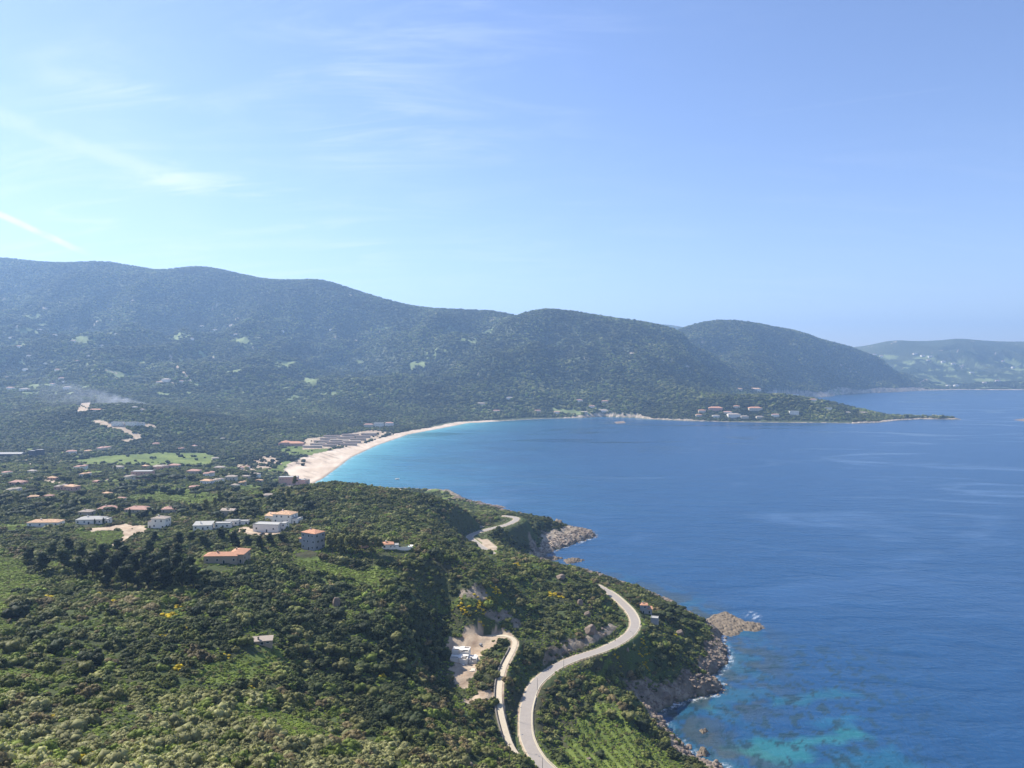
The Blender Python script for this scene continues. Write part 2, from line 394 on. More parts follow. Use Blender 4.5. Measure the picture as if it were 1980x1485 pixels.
# stepped garden terraces below the road
TERR = inside(GX, GY, [atz(px, py, 24)[:2] for px, py in [(1125, 1368), (1095, 1430), (1075, 1520), (1320, 1520), (1290, 1450), (1232, 1418), (1190, 1368)]]) & (SD > 12)
TPH = ((GX * .97 + GY * .26) / 5.5) % 1.0
Z = Z + TERR * (sstep(TPH, .0, .16) - TPH) * 1.5
TRACK_D = carve(Z, TRACKS, 2.6, 4.0, 0.05)
carve(Z, ROADS[ROADS[:, 1] > 745], 11.0, 12.0, 1.0)
ROAD_D = carve(Z, ROADS, 5.0, 8.0, 0.10)

def hgt(x, y):
    x = np.asarray(x, float); y = np.maximum(np.asarray(y, float), 63)
    return bil(Z, x / y, np.log(y), U0, U1, V0, V1)
def at(px, py, dmax=11000.0):
    """the first point of the ground that a pixel of the photograph looks at"""
    u, s = ray(px, py)
    v = np.linspace(math.log(120), math.log(dmax), 3000); d = np.exp(v)
    h = bil(Z, np.full(v.shape, u), v, U0, U1, V0, V1)
    below = np.where(EYE + s * d <= np.maximum(h, 0))[0]
    i = below[0] if len(below) else len(v) - 1
    dd = float(d[i])
    return (u * dd, dd, float(max(h[i], 0)))
def poly_px(pts): return [at(*p)[:2] for p in pts]

# ------------------------------------------------------------------ ground cover, all as areas on the ground
SEA_, HILL, ROCK, SAND, DIRT, MEADOW = 0, 1, 2, 3, 4, 5
CLS = np.where(SD > 0, HILL, SEA_)
slope = np.hypot(np.gradient(Z, axis=0) / (GY * (gv[1] - gv[0])), np.gradient(Z, axis=1) / (GY * (gu[1] - gu[0])))
wob1 = fbm(GX / 9, GY / 9, 3, 61)
rockband = np.where(GY < 1500, 13 + 15 * fbm(GX / 30, GY / 30, 3, 63), np.where(GY > 4500, 48, 16) + 9 * fbm(GX / 60, GY / 60, 2, 64))
CLS[(SD > 0) & (SD < rockband) & (GY < 9000)] = ROCK
headland = inside(GX, GY, poly_px([(1040, 1062), (1050, 1040), (1030, 1022), (1060, 1012), (1120, 1018), (1160, 1030), (1140, 1050), (1080, 1066), (1040, 1090), (1020, 1075)]))
CLS[(SD > 0) & headland & (GY > 750) & (SD < 34 + 20 * wob1)] = ROCK
cut = (ROAD_D < 16) & (ROAD_D > 5.5) & (slope > 0.30 + 0.25 * wob1) & (GY < 1000) & (Z > 37.6) & (inside(GX, GY, poly_px([(1045, 1300), (1060, 1240), (1130, 1205), (1215, 1170), (1232, 1225), (1150, 1266), (1070, 1296)]))
       | inside(GX, GY, poly_px([(915, 990), (985, 980), (990, 1012), (930, 1027)])))
CLS[cut] = ROCK
CLS[(SD > 0) & (beach_d < 150) & (SD < 46 + 14 * fbm(GX / 50, GY / 50, 3, 67)) & (GY > 1250)] = SAND
def area(pts, cls, warp=0.0, sc=12.0):
    P = poly_px(pts)
    xs = [p[0] for p in P]; ys = [p[1] for p in P]
    m = (GX > min(xs) - 20) & (GX < max(xs) + 20) & (GY > min(ys) - 20) & (GY < max(ys) + 20) & (SD > 0.5)
    x, y = GX[m], GY[m]
    ok = inside(x + warp * perlin(x / sc, y / sc, 91), y + warp * perlin(x / sc, y / sc, 92), P)
    idx = np.where(m); CLS[idx[0][ok], idx[1][ok]] = cls
    return P
area([(556, 898), (600, 878), (650, 868), (700, 858), (740, 846), (790, 834), (860, 822), (905, 818), (900, 822), (800, 842), (700, 880), (640, 925), (590, 930), (545, 915)], SAND, 6, 40)
for pts in [[(140, 890), (200, 882), (300, 876), (395, 876), (425, 886), (400, 900), (300, 902), (200, 899), (150, 899)],
            [(510, 908), (530, 893), (560, 892), (548, 912), (515, 914)], [(450, 942), (480, 944), (515, 952), (510, 962), (480, 958)],
            [(335, 940), (440, 955), (430, 965), (380, 978), (330, 970), (250, 970), (250, 958)], [(540, 872), (560, 858), (620, 860), (645, 868), (600, 880), (560, 882)],
            [(555, 1078), (610, 1080), (680, 1098), (770, 1105), (730, 1128), (660, 1118), (600, 1108)], [(400, 1290), (470, 1262), (545, 1262), (562, 1285), (520, 1312), (450, 1330), (400, 1325)],
            [(-40, 1072), (45, 1085), (66, 1128), (36, 1158), (26, 1232), (-40, 1240)], [(330, 1080), (385, 1086), (392, 1110), (345, 1100)], [(840, 1160), (900, 1150), (960, 1165), (900, 1180)], [(1120, 1300), (1180, 1290), (1200, 1300), (1150, 1318)], [(1128, 1372), (1100, 1430), (1080, 1500), (1320, 1500), (1290, 1455), (1230, 1420), (1185, 1372), (1150, 1352)],
            [(150, 1030), (230, 1025), (240, 1035), (215, 1060), (180, 1050), (150, 1042)], [(0, 1014), (45, 1015), (40, 1028), (0, 1028)], [(930, 1062), (965, 1052), (975, 1072), (955, 1080)], [(600, 1045), (620, 1040), (632, 1062), (610, 1064)],
            [(0, 1290), (80, 1288), (110, 1305), (40, 1320), (0, 1318)], [(430, 1370), (560, 1372), (700, 1440), (560, 1430)], [(640, 1180), (720, 1195), (700, 1215)], [(80, 1090), (120, 1085), (130, 1100), (90, 1105)]]:
    area(pts, MEADOW, 7, 14)
clear_px = [(40, 640, 26, 7), (85, 628, 16, 5), (165, 656, 30, 5), (225, 722, 40, 5), (250, 727, 26, 6), (50, 700, 30, 5), (30, 668, 18, 5), (350, 650, 22, 5), (340, 655, 16, 5), (470, 660, 26, 5), (555, 705, 26, 8), (600, 735, 22, 8), (560, 770, 20, 10), (740, 632, 22, 4), (810, 706, 18, 9), (840, 684, 14, 5), (905, 660, 22, 4), (940, 640, 16, 6), (1000, 718, 22, 6),
            (1720, 690, 22, 5), (1790, 692, 26, 5), (1845, 702, 18, 5), (1900, 735, 26, 5), (1950, 700, 18, 5), (1820, 744, 26, 4), (1880, 720, 18, 4), (980, 612, 8, 4), (1100, 797, 40, 4), (1500, 800, 24, 4), (60, 870, 30, 4), (360, 840, 20, 6), (130, 760, 20, 5), (455, 855, 14, 5),
            (80, 745, 22, 4), (120, 700, 26, 4), (640, 760, 16, 5), (190, 620, 22, 4), (110, 640, 18, 3), (520, 640, 20, 3), (60, 612, 26, 4), (400, 690, 18, 3), (1620, 760, 20, 3), (880, 640, 18, 3), (700, 700, 16, 4), (450, 720, 14, 4)]
rr = random.Random(5)
for cx, cy, rx, ry in clear_px:
    area([(cx + rx * math.cos(t) * rr.uniform(.5, 1.1), cy + ry * math.sin(t) * rr.uniform(.5, 1.1)) for t in np.linspace(0, 6.28, 9)[:-1]], MEADOW, 45, 70)
area([(874, 1236), (900, 1222), (960, 1216), (992, 1226), (975, 1238), (952, 1248), (936, 1270), (926, 1292), (908, 1314), (886, 1330), (874, 1322), (870, 1262)], DIRT, 5, 7)
area([(880, 1350), (930, 1340), (960, 1338), (966, 1356), (930, 1352), (900, 1360)], DIRT, 3, 8)
for pts in [[(880, 1152), (905, 1140), (938, 1132), (946, 1150), (930, 1162), (892, 1164)], [(930, 1182), (985, 1184), (1003, 1204), (965, 1202)], [(985, 1190), (1003, 1200), (1004, 1226), (994, 1222)]]: area(pts, ROCK, 3, 7)
area([(165, 1022), (240, 1013), (285, 1016), (282, 1026), (255, 1040), (222, 1058), (214, 1056), (240, 1036), (235, 1024), (175, 1028)], DIRT, 1, 9)
area([(920, 1040), (944, 1043), (966, 1061), (950, 1068), (934, 1052)], DIRT, 1, 8)
area([(470, 1018), (550, 1020), (560, 1030), (500, 1036), (440, 1032)], DIRT, 1, 8)
area([(170, 895), (50, 880), (30, 884), (60, 898)], DIRT, 3, 30)
area([(585, 870), (590, 848), (720, 832), (760, 836), (700, 858), (640, 868)], DIRT, 8, 60)
area([(430, 905), (520, 880), (545, 892), (530, 905), (480, 915)], DIRT, 10, 25)
for P_, w in [([(185, 815), (215, 824), (250, 835), (266, 843), (262, 850), (238, 853)], 10), ([(166, 779), (160, 795)], 16), ([(300, 740), (340, 742), (368, 735)], 7), ([(330, 690), (345, 715), (362, 733)], 6),
              ([(30, 884), (70, 876), (105, 870)], 7), ([(1785, 748), (1778, 740), (1792, 733)], 9), ([(240, 822), (290, 824)], 14), ([(180, 722), (225, 722)], 5)]:
    d_ = polydist(GX, GY, [at(*p)[:2] for p in P_])
    CLS[(d_ < w) & (SD > 1) & (GY > 900)] = DIRT
vil = (CLS == HILL) & (GY > 880) & (GY < 1700) & (GX < -80) & (fbm(GX / 42, GY / 70, 3, 128) > .20)
CLS[vil] = np.where(fbm(GX / 120, GY / 120, 2, 129)[vil] > .12, DIRT, MEADOW)
farm = (CLS == HILL) & (GY > 2300) & (Z > 55) & (Z < 420) & (GX / GY < -.30 - .1 * fbm(GX / 500, GY / 500, 2, 120)) & (fbm(GX / 75, GY / 75, 4, 121) > .33)
CLS[farm] = MEADOW
farm = (CLS == HILL) & (GY > 6500) & (GX / GY > .42) & (Z < 260) & (fbm(GX / 110, GY / 150, 4, 123) > .20)
CLS[farm] = MEADOW
scree = (CLS == HILL) & (GY > 3300) & (Z > 150) & (fbm(GX / 60, GY / 60, 4, 125) > .40) & (fbm(GX / 500, GY / 500, 2, 126) > .05)
CLS[scree] = ROCK
CLS[(ROAD_D < 4.3) & (GY < 1400)] = DIRT
CLS[TRACK_D < 2.6] = DIRT

def ground_class(x, y):
    v = np.log(np.maximum(y, 63)); u = x / y
    iu = np.clip(np.rint((u - U0) / (U1 - U0) * (NU - 1)).astype(int), 0, NU - 1)
    iv = np.clip(np.rint((v - V0) / (V1 - V0) * (NV - 1)).astype(int), 0, NV - 1)
    return iv, iu

# ------------------------------------------------------------------ colours of the ground (albedo)
n1 = fbm(GX / 60, GY / 60, 4, 101)[..., None]; n2 = fbm(GX / 7, GY / 7, 3, 102)[..., None]; n3 = fbm(GX / 420, GY / 420, 4, 103)[..., None]
def lerp(a, b, t): return np.array(a) * (1 - t) + np.array(b) * t
hillc = lerp((.060, .058, .032), (.075, .105, .033), np.clip(.5 + n1 * 1.2 + n2 * .5, 0, 1))
farc = lerp((.044, .060, .029), (.095, .108, .050), np.clip(.42 + n3 * 1.3 + n1 * .5, 0, 1))
fw = sstep(GY, 1400, 2600)[..., None]
COLR = hillc * (1 - fw) + farc * fw
stony = (np.clip(fbm(GX / 140, GY / 90, 4, 105), 0, 1) * 1.6 * sstep(slope, .25, .6) * sstep(GY, 3000, 4500))[..., None]
crestn = (sstep(Z / ridge_top(GX / GY), .72, 1.0) * sstep(GY, 3500, 4500))[..., None]
COLR = COLR * (1 - stony * .5) + np.array((.19, .18, .15)) * stony * .5
COLR = COLR * (1 - crestn * .4) + np.array((.13, .14, .075)) * crestn * .4
rockc = lerp((.110, .088, .062), (.36, .295, .22), np.clip(.5 + n2 * 1.1 + n1 * .6, 0, 1))
wet = (sstep(Z, 1.6, 0.4) * (1 - on_beach))[..., None]
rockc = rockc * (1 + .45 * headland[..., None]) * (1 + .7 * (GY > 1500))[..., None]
rockc = rockc * (1 - .6 * wet)
sandc = lerp((.46, .355, .255), (.62, .51, .39), np.clip(.5 + n1 * 1.0 + n2 * .3 + .5 * fbm(GX / 14 + GY / 60, GY / 120, 3, 107)[..., None], 0, 1))
wets = sstep(SD, 9, 2)[..., None]; sandc = sandc * (1 - .38 * wets)
streak = (sstep(fbm((GX * .8 + GY * .6) / 12, (GY * .8 - GX * .6) / 110, 4, 108), .12, .35) * sstep(SD, 14, 30))[..., None]; sandc = sandc * (1 - .4 * streak)
dirtc = lerp((.30, .21, .14), (.52, .42, .30), np.clip(.5 + n2 * .9 + n1 * .5, 0, 1))
meadc = lerp((.080, .110, .028), (.19, .23, .060), np.clip(.5 + n1 * .9 + n2 * .7, 0, 1))
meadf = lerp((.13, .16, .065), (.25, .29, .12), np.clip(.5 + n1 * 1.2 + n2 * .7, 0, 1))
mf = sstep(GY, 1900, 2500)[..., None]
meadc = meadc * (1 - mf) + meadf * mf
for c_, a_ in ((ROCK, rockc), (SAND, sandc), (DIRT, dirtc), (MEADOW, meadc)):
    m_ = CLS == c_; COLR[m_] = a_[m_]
forest = ((CLS == HILL) * sstep(GY, 1300, 2400)).astype('f')

def new_mat(name):
    m = bpy.data.materials.new(name); m.use_nodes = True
    k = NT(m.node_tree); b = m.node_tree.nodes['Principled BSDF']
    return m, k, b
def ground_material(name, bump_sc, bump_h, canopy=False, var=0.35, fine=1.5):
    m, k, b = new_mat(name)
    at_ = k.new('ShaderNodeAttribute', attribute_name='Col')
    pos = k.new('ShaderNodeNewGeometry').outputs['Position']
    nz = k.noise(pos, fine, 5, 0.65)
    nz2 = k.noise(pos, fine * 6, 4, 0.7)
    c = k.vmath('SCALE', at_.outputs['Color'], scale=k.math('MULTIPLY', k.math('MULTIPLY_ADD', nz, 2 * var, 1 - var), k.math('MULTIPLY_ADD', nz2, var, 1 - var / 2)))
    k.put(b.inputs['Base Color'], c)
    b.inputs['Roughness'].default_value = 0.95
    b.inputs['Specular IOR Level'].default_value = 0.08
    h = k.math('MULTIPLY', k.noise(pos, bump_sc, 6, 0.65), bump_h)
    if canopy:
        fo = k.new('ShaderNodeAttribute', attribute_name='forest').outputs['Fac']
        vo = k.new('ShaderNodeTexVoronoi', feature='SMOOTH_F1'); vo.inputs['Scale'].default_value = 1 / 13.0
        vo.inputs['Smoothness'].default_value = 0.3
        k.put(vo.inputs['Vector'], k.vmath('ADD', pos, k.vmath('SCALE', k.new_noise_col(pos, .05), scale=9.0)))
        hh = k.math('MULTIPLY', k.math('MULTIPLY', vo.outputs['Distance'], -9.0), fo)
        h = k.math('ADD', h, hh)
        tone = k.math('MULTIPLY_ADD', k.noise(pos, 0.045, 4, 0.7), 1.1, 0.45)
        c2 = k.vmath('SCALE', c, scale=tone)
        k.put(b.inputs['Base Color'], k.mix(fo, c, c2))
    bp = k.new('ShaderNodeBump'); bp.inputs['Strength'].default_value = 1.0; bp.inputs['Distance'].default_value = 1.0
    k.put(bp.inputs['Height'], h); k.l.new(bp.outputs[0], b.inputs['Normal'])
    return m
def _nc(s, vec, scale):
    nd = s.new('ShaderNodeTexNoise'); s.put(nd.inputs['Vector'], vec); nd.inputs['Scale'].default_value = scale
    return nd.outputs['Color']
NT.new_noise_col = _nc
MAT_G = {HILL: ground_material('hill_scrub', .4, 1.2, True), ROCK: ground_material('granite', .35, 2.2, False, .45, .8), SAND: ground_material('beach_sand', .15, .5, False, .12, .25),
         DIRT: ground_material('bare_earth', .8, .35, False, .25, .7), MEADOW: ground_material('meadow_grass', .9, .8, False, .4, .5)}
def mesh_from(name, co, faces, mat, smooth=True, attrs=()):
    me = bpy.data.meshes.new(name)
    me.vertices.add(len(co)); me.vertices.foreach_set('co', np.ascontiguousarray(co, dtype='f').ravel())
    n = faces.shape[1]
    me.loops.add(faces.size); me.loops.foreach_set('vertex_index', np.ascontiguousarray(faces, dtype='i').ravel())
    me.polygons.add(len(faces)); me.polygons.foreach_set('loop_start', np.arange(0, faces.size, n, dtype='i')); me.polygons.foreach_set('loop_total', np.full(len(faces), n, 'i'))
    if smooth: me.polygons.foreach_set('use_smooth', np.ones(len(faces), bool))
    for nm, ty, dat in attrs:
        a = me.attributes.new(nm, ty, 'POINT')
        a.data.foreach_set('color' if 'COLOR' in ty else 'vector' if 'VECTOR' in ty else 'value', np.ascontiguousarray(dat).ravel())
    me.update(calc_edges=True)
    if mat: me.materials.append(mat)
    return me
def link(name, me, parent=None):
    o = bpy.data.objects.new(name, me); col.objects.link(o)
    if parent: o.parent = parent
    return o
def build_ground():
    co = np.stack([GX, GY, Z], -1).reshape(-1, 3)
    rgba = np.concatenate([COLR, np.ones(COLR.shape[:2] + (1,))], -1).reshape(-1, 4).astype('f')
    fo = forest.reshape(-1)
    i = np.arange(NV - 1)[:, None] * NU + np.arange(NU - 1)[None]
    f = np.stack([i, i + 1, i + 1 + NU, i + NU], -1).reshape(-1, 4)
    c = CLS.reshape(-1)[f]; fc = c.max(1)
    deep = (SD.reshape(-1)[f].max(1) < -60)
    for cls, name in ((HILL, 'hills'), (ROCK, 'rocky_shore'), (SAND, 'beach'), (DIRT, 'bare_ground'), (MEADOW, 'meadow'), (SEA_, 'seabed')):
        sel = (fc == cls) & ~deep
        fs = f[sel]
        if not len(fs): continue
        used = np.unique(fs); rem = np.zeros(len(co), 'i'); rem[used] = np.arange(len(used))
        me = mesh_from(name, co[used], rem[fs], MAT_G.get(cls, MAT_G[ROCK]), True, (('Col', 'FLOAT_COLOR', rgba[used]), ('forest', 'FLOAT', fo[used])))
        tag(link(name, me), kind='structure')
build_ground()

# ------------------------------------------------------------------ the sea
def build_sea():
    nu, nv = 920, 900
    u = np.linspace(-1.0, 1.6, nu); v = np.linspace(math.log(60), math.log(15000), nv)
    A, B = np.meshgrid(u, v); Y = np.exp(B); X = A * Y
    bd = polydist(X, Y, BEACH); fd = polydist(X, Y, FAR_A[:9])
    nd = polydist(X, Y, COAST_NEAR)
    deep = np.array((.012, .056, .138)); 
    c = np.ones(X.shape + (3,)) * deep
    w = bd * (1 + .35 * fbm(X / 150, Y / 150, 3, 201)) 
    sh = np.exp(-np.clip(w - 15, 0, None) / 170)[..., None] * np.clip(1.0, 0, 1)
    sh = np.maximum(sh, np.exp(-fd / 60)[..., None] * .3)
    band = np.array((.060, .25, .30))
    c = c * (1 - sh) + band * sh
    vs = np.exp(-w / 38)[..., None]
    c = c * (1 - vs * .8) + np.array((.16, .40, .42)) * vs * .8
    weed = (sstep(fbm(X / 90, Y / 45, 3, 205), .18, .34) * sstep(bd, 40, 90) * sstep(bd, 420, 200))[..., None]
    c = c * (1 - weed * .5) + np.array((.03, .14, .24)) * weed * .5
    # rocks, sand and weed on the bottom beside the near shore
    wx = X + 10 * fbm(X / 22, Y / 22, 3, 211); wy = Y + 14 * fbm(X / 22, Y / 22, 3, 212)
    near = sstep(nd, 62, 6) * sstep(Y, 900, 640)
    bot = fbm(wx / 26, wy / 34, 4, 215)
    n = (near * sstep(bot, .08, -.06))[..., None]; c = c * (1 - n * .85) + np.array((.040, .055, .046)) * n * .85
    n = (near * sstep(bot, .02, .22))[..., None]; c = c * (1 - n * .35) + np.array((.020, .095, .090)) * n * .45
    def patch(pts, colr, amt):
        P = [atz(*p)[:2] for p in pts]
        dd = polydist(wx, wy, P, True); m = inside(wx, wy, P)
        k = sstep(np.where(m, dd, -dd), -4.5, 6)[..., None] * amt * .5
        return c * (1 - k) + np.array(colr) * k
    c = patch([(1488, 1352), (1530, 1345), (1570, 1342), (1620, 1334), (1650, 1342), (1600, 1354), (1500, 1364)], (.022, .16, .175), .75)
    c = patch([(1345, 1366), (1380, 1358), (1392, 1370), (1370, 1378)], (.03, .25, .27), .6)
    c = patch([(1405, 1442), (1440, 1438), (1500, 1432), (1580, 1428), (1640, 1402), (1680, 1420), (1640, 1440), (1560, 1456), (1500, 1474), (1450, 1470)], (.030, .21, .18), .95)
    c = patch([(1560, 1395), (1640, 1380), (1690, 1395), (1620, 1404)], (.02, .18, .24), .55)
    c = patch([(1440, 1490), (1560, 1470), (1720, 1440), (1800, 1500), (1700, 1560), (1440, 1560)], (.018, .15, .19), .6)
    c = patch([(1375, 1448), (1420, 1444), (1422, 1470), (1400, 1478), (1376, 1466)], (.055, .070, .055), .85)
    c = patch([(1424, 1444), (1442, 1442), (1440, 1462), (1426, 1462)], (.04, .06, .055), .8)
    c = patch([(1352, 1414), (1378, 1412), (1372, 1430), (1356, 1434)], (.09, .085, .06), .8)
    c = patch([(1395, 1250), (1430, 1262), (1445, 1285), (1420, 1310), (1395, 1300)], (.04, .085, .10), .6)
    rk = (sstep(fbm(wx / 7, wy / 9, 4, 231), .08, .20) * sstep(nd, 170, 60) * sstep(Y, 640, 520) * .85)[..., None]
    c = c * (1 - rk) + np.array((.014, .040, .050)) * rk
    isl = [atz(1420, 1208)[:2]]
    foam = sstep(nd, 6.5, 0.5) * sstep(fbm(X / 6, Y / 6, 3, 221), -.08, .2) * (Y < 1300)
    e = np.hypot((X - atz(1455, 1190)[0]) / 7, (Y - atz(1455, 1190)[1]) / 12)
    foam = np.maximum(foam, sstep(e, 1.3, .1) * sstep(fbm(X / 3, Y / 5, 3, 223), .0, .25))
    foam = np.maximum(foam, .7 * sstep(bd, 12, 1) * sstep(fbm(X / 12, Y / 12, 3, 227), -.1, .2))
    rgba = np.concatenate([c, np.ones(X.shape + (1,))], -1).reshape(-1, 4)
    i = np.arange(nv - 1)[:, None] * nu + np.arange(nu - 1)[None]
    f = np.stack([i, i + 1, i + 1 + nu, i + nu], -1).reshape(-1, 4)
    s = shore_dist(X[::1], Y[::1]).reshape(-1)[f].max(1)
    f = f[s > -1e9]
    m, k, b = new_mat('sea_water')
    at_ = k.new('ShaderNodeAttribute', attribute_name='Col'); fo = k.new('ShaderNodeAttribute', attribute_name='foam').outputs['Fac']
    pos = k.new('ShaderNodeNewGeometry').outputs['Position']
    wsm = k.noise(k.mapping(pos, rot=(0, 0, R(24)), sc=(.22, .09, 1)), 1.0, 5, 0.62, 0.3)
    wbig = k.noise(k.mapping(pos, rot=(0, 0, R(16)), sc=(.018, .05, 1)), 1.0, 4, 0.6, .4)
    slick = k.smooth(k.noise(k.mapping(pos, rot=(0, 0, R(-8)), sc=(.0020, .0048, 1)), 1.0, 5, 0.6, 1.6), 0.50, 0.66)
    tone = k.math('MULTIPLY_ADD', wbig, 0.5, 0.75)
    c_ = k.vmath('SCALE', at_.outputs['Color'], scale=tone)
    fm = k.math('MULTIPLY', fo, k.smooth(k.noise(pos, 0.6, 5, 0.7), 0.4, 0.62))
    k.put(b.inputs['Base Color'], k.mix(fm, c_, (.8, .82, .82, 1)))
    k.put(b.inputs['Roughness'], k.math('MULTIPLY_ADD', slick, -0.14, 0.27))
    b.inputs['IOR'].default_value = 1.333
    bp = k.new('ShaderNodeBump'); bp.inputs['Distance'].default_value = 1.0
    k.put(bp.inputs['Strength'], k.math('MULTIPLY_ADD', slick, -0.75, 1.0))
    k.put(bp.inputs['Height'], k.math('ADD', k.math('MULTIPLY', wsm, 0.9), k.math('MULTIPLY', wbig, 2.4)))
    k.l.new(bp.outputs[0], b.inputs['Normal'])
    me = mesh_from('sea', np.stack([X, Y, np.zeros_like(X)], -1).reshape(-1, 3), f, m, False, (('Col', 'FLOAT_COLOR', rgba.astype('f')), ('foam', 'FLOAT', foam.reshape(-1).astype('f'))))
    tag(link('sea', me), kind='structure')
build_sea()

# ------------------------------------------------------------------ air and exposure-related volume
HAZE = 8.8e-5
def build_haze():
    m = bpy.data.materials.new('haze_air'); m.use_nodes = True
    k = NT(m.node_tree); k.n.clear()
    out = k.new('ShaderNodeOutputMaterial'); v = k.new('ShaderNodeVolumePrincipled')
    v.inputs['Color'].default_value = (.38, .62, 1.0, 1); v.inputs['Density'].default_value = HAZE; v.inputs['Anisotropy'].default_value = 0.25
    k.l.new(v.outputs[0], out.inputs['Volume'])
    x0, x1, y0, y1, z0, z1 = -11500, 25500, -120, 16500, -45, 1150
    co = np.array([(x, y, z) for z in (z0, z1) for y in (y0, y1) for x in (x0, x1)], float)
    f = np.array([(0, 2, 3, 1), (4, 5, 7, 6), (0, 1, 5, 4), (2, 6, 7, 3), (0, 4, 6, 2), (1, 3, 7, 5)])
    tag(link('haze', mesh_from('haze', co, f, m, False)), kind='stuff')
build_haze()

# ------------------------------------------------------------------ plants
def leaf_material(name, trans=0.22, rough=0.6):
    m = bpy.data.materials.new(name); m.use_nodes = True
    k = NT(m.node_tree); k.n.clear()
    out = k.new('ShaderNodeOutputMaterial')
    t = k.new('ShaderNodeAttribute', attribute_name='tintc', attribute_type='INSTANCER')
    lf = k.new('ShaderNodeAttribute', attribute_name='leaf')
    tc = k.new('ShaderNodeTexCoord').outputs['Object']
    n = k.noise(tc, 2.2, 4, 0.6)
    f = k.math('MULTIPLY', k.math('MULTIPLY_ADD', n, 0.9, 0.33), lf.outputs['Fac'])
    c = k.vmath('SCALE', t.outputs['Color'], scale=f)
    p = k.new('ShaderNodeBsdfPrincipled'); k.put(p.inputs['Base Color'], c); p.inputs['Roughness'].default_value = rough
    p.inputs['Specular IOR Level'].default_value = 0.08
    tr = k.new('ShaderNodeBsdfTranslucent'); k.put(tr.inputs[0], k.mix(1.0, c, (1.0, 1.15, .5, 1), 'MULTIPLY'))
    mx = k.new('ShaderNodeMixShader'); mx.inputs[0].default_value = trans
    k.l.new(p.outputs[0], mx.inputs[1]); k.l.new(tr.outputs[0], mx.inputs[2]); k.l.new(mx.outputs[0], out.inputs[0])
    return m
M_LEAF = leaf_material('foliage')
import bmesh
def ico(sub):
    bm = bmesh.new(); bmesh.ops.create_icosphere(bm, subdivisions=sub, radius=1.0)
    v = np.array([x.co[:] for x in bm.verts]); f = np.array([[y.index for y in x.verts] for x in bm.faces]); bm.free()
    return v, f
ICO1, ICO2, ICO3 = ico(1), ico(2), ico(3)
def plant_mesh(name, lobes, leaf_n, leaf_s, seed, ico_=None, rough=.22, mat=None, leaf_out=(0.82, 1.12)):
    """a crown: lumpy lobes (x,y,z,rx,rz,shade) with loose leaf-sized triangles round them"""
    r = np.random.default_rng(seed); iv, if_ = ico_ or ICO2
    V, T, S = [], [], []; base = 0
    for (cx, cy, cz, rx, rz, sh) in lobes:
        o = r.uniform(0, 50, 3)
        a = np.arctan2(iv[:, 1], iv[:, 0])
        d = 1 + rough * (perlin(iv[:, 0] * 2.3 + o[0], iv[:, 2] * 2.3 + o[1], seed) + perlin(iv[:, 1] * 2.3 + o[1], iv[:, 2] * 2.3 + o[2], seed + 3)) + rough * .8 * r.uniform(-1, 1, len(iv))
        v = iv * d[:, None] * (rx, rx, rz) + (cx, cy, cz)
        V.append(v); T.append(if_ + base); S.append(np.full(len(v), sh) * r.uniform(.85, 1.15, len(v))); base += len(v)
    w = np.array([l[3] ** 2 for l in lobes]); w /= w.sum()
    pick = r.choice(len(lobes), leaf_n, p=w); L = np.array(lobes)[pick]
    dr = r.normal(size=(leaf_n, 3)); dr[:, 2] = np.abs(dr[:, 2]) * .9 - .25; dr /= np.linalg.norm(dr, axis=1)[:, None]
    c = L[:, :3] + dr * L[:, [3, 3, 4]] * r.uniform(*leaf_out, (leaf_n, 1))
    for k in range(3): pass
    a = r.normal(size=(leaf_n, 3)); b = r.normal(size=(leaf_n, 3)); a /= np.linalg.norm(a, axis=1)[:, None]; b /= np.linalg.norm(b, axis=1)[:, None]
    s = leaf_s * r.uniform(.6, 1.4, (leaf_n, 1))
    tri = np.stack([c + a * s, c + b * s, c - (a + b) * s * .6], 1).reshape(-1, 3)
    V.append(tri); T.append(np.arange(leaf_n * 3).reshape(-1, 3) + base)
    S.append(np.repeat(L[:, 5] * r.uniform(.65, 1.5, leaf_n), 3))
    return mesh_from(name, np.concatenate(V), np.concatenate(T), mat or M_LEAF, False, (('leaf', 'FLOAT', np.concatenate(S).astype('f')),))
def shrub_lobes(seed, n=7, spread=.55, lo=.30, hi=.55, flat=.8, lean=0.0, small=0):
    r = random.Random(seed); L = [(0, 0, .30, .62, .50 * flat, 1.0)]
    for i in range(n):
        t = i / n * 6.283 + r.uniform(-.4, .4); q = spread * r.uniform(.6, 1.15); s = r.uniform(lo, hi)
        z = r.uniform(.12, .62) * flat
        L.append((q * math.cos(t) + lean * z, q * math.sin(t) - lean * z * .5, z, s, s * r.uniform(.75, 1.0), r.uniform(.8, 1.25)))
    for i in range(small):      # small tufts standing out of the dome
        t = r.uniform(0, 6.283); a = math.acos(r.uniform(.0, 1)); q = .86 * math.sin(a); z = (.28 + .72 * math.cos(a)) * flat; s = r.uniform(.11, .21)
        L.append((q * math.cos(t) + lean * z, q * math.sin(t) - lean * z * .5, z, s, s * r.uniform(.9, 1.3), r.uniform(.7, 1.5)))
    return L
SHRUBS = [plant_mesh('shrub', shrub_lobes(i, 6 + i % 4, lean=(.0, .25, .5)[i % 3], small=16), 700, .075, i, ICO1, .25) for i in range(6)]
BROOM = [plant_mesh('broom', shrub_lobes(30 + i, 7, .6, .25, .42, .7), 700, .08, 30 + i) for i in range(3)]
def oak_lobes(seed, n=11):
    r = random.Random(seed); L = [(0, 0, .62, .62, .50, 1.0)]
    for i in range(n):
        t = r.uniform(0, 6.283); q = r.uniform(.30, .72); s = r.uniform(.26, .44)
        L.append((q * math.cos(t), q * math.sin(t), r.uniform(.30, 1.0), s, s * .85, r.uniform(.8, 1.2)))
    return L
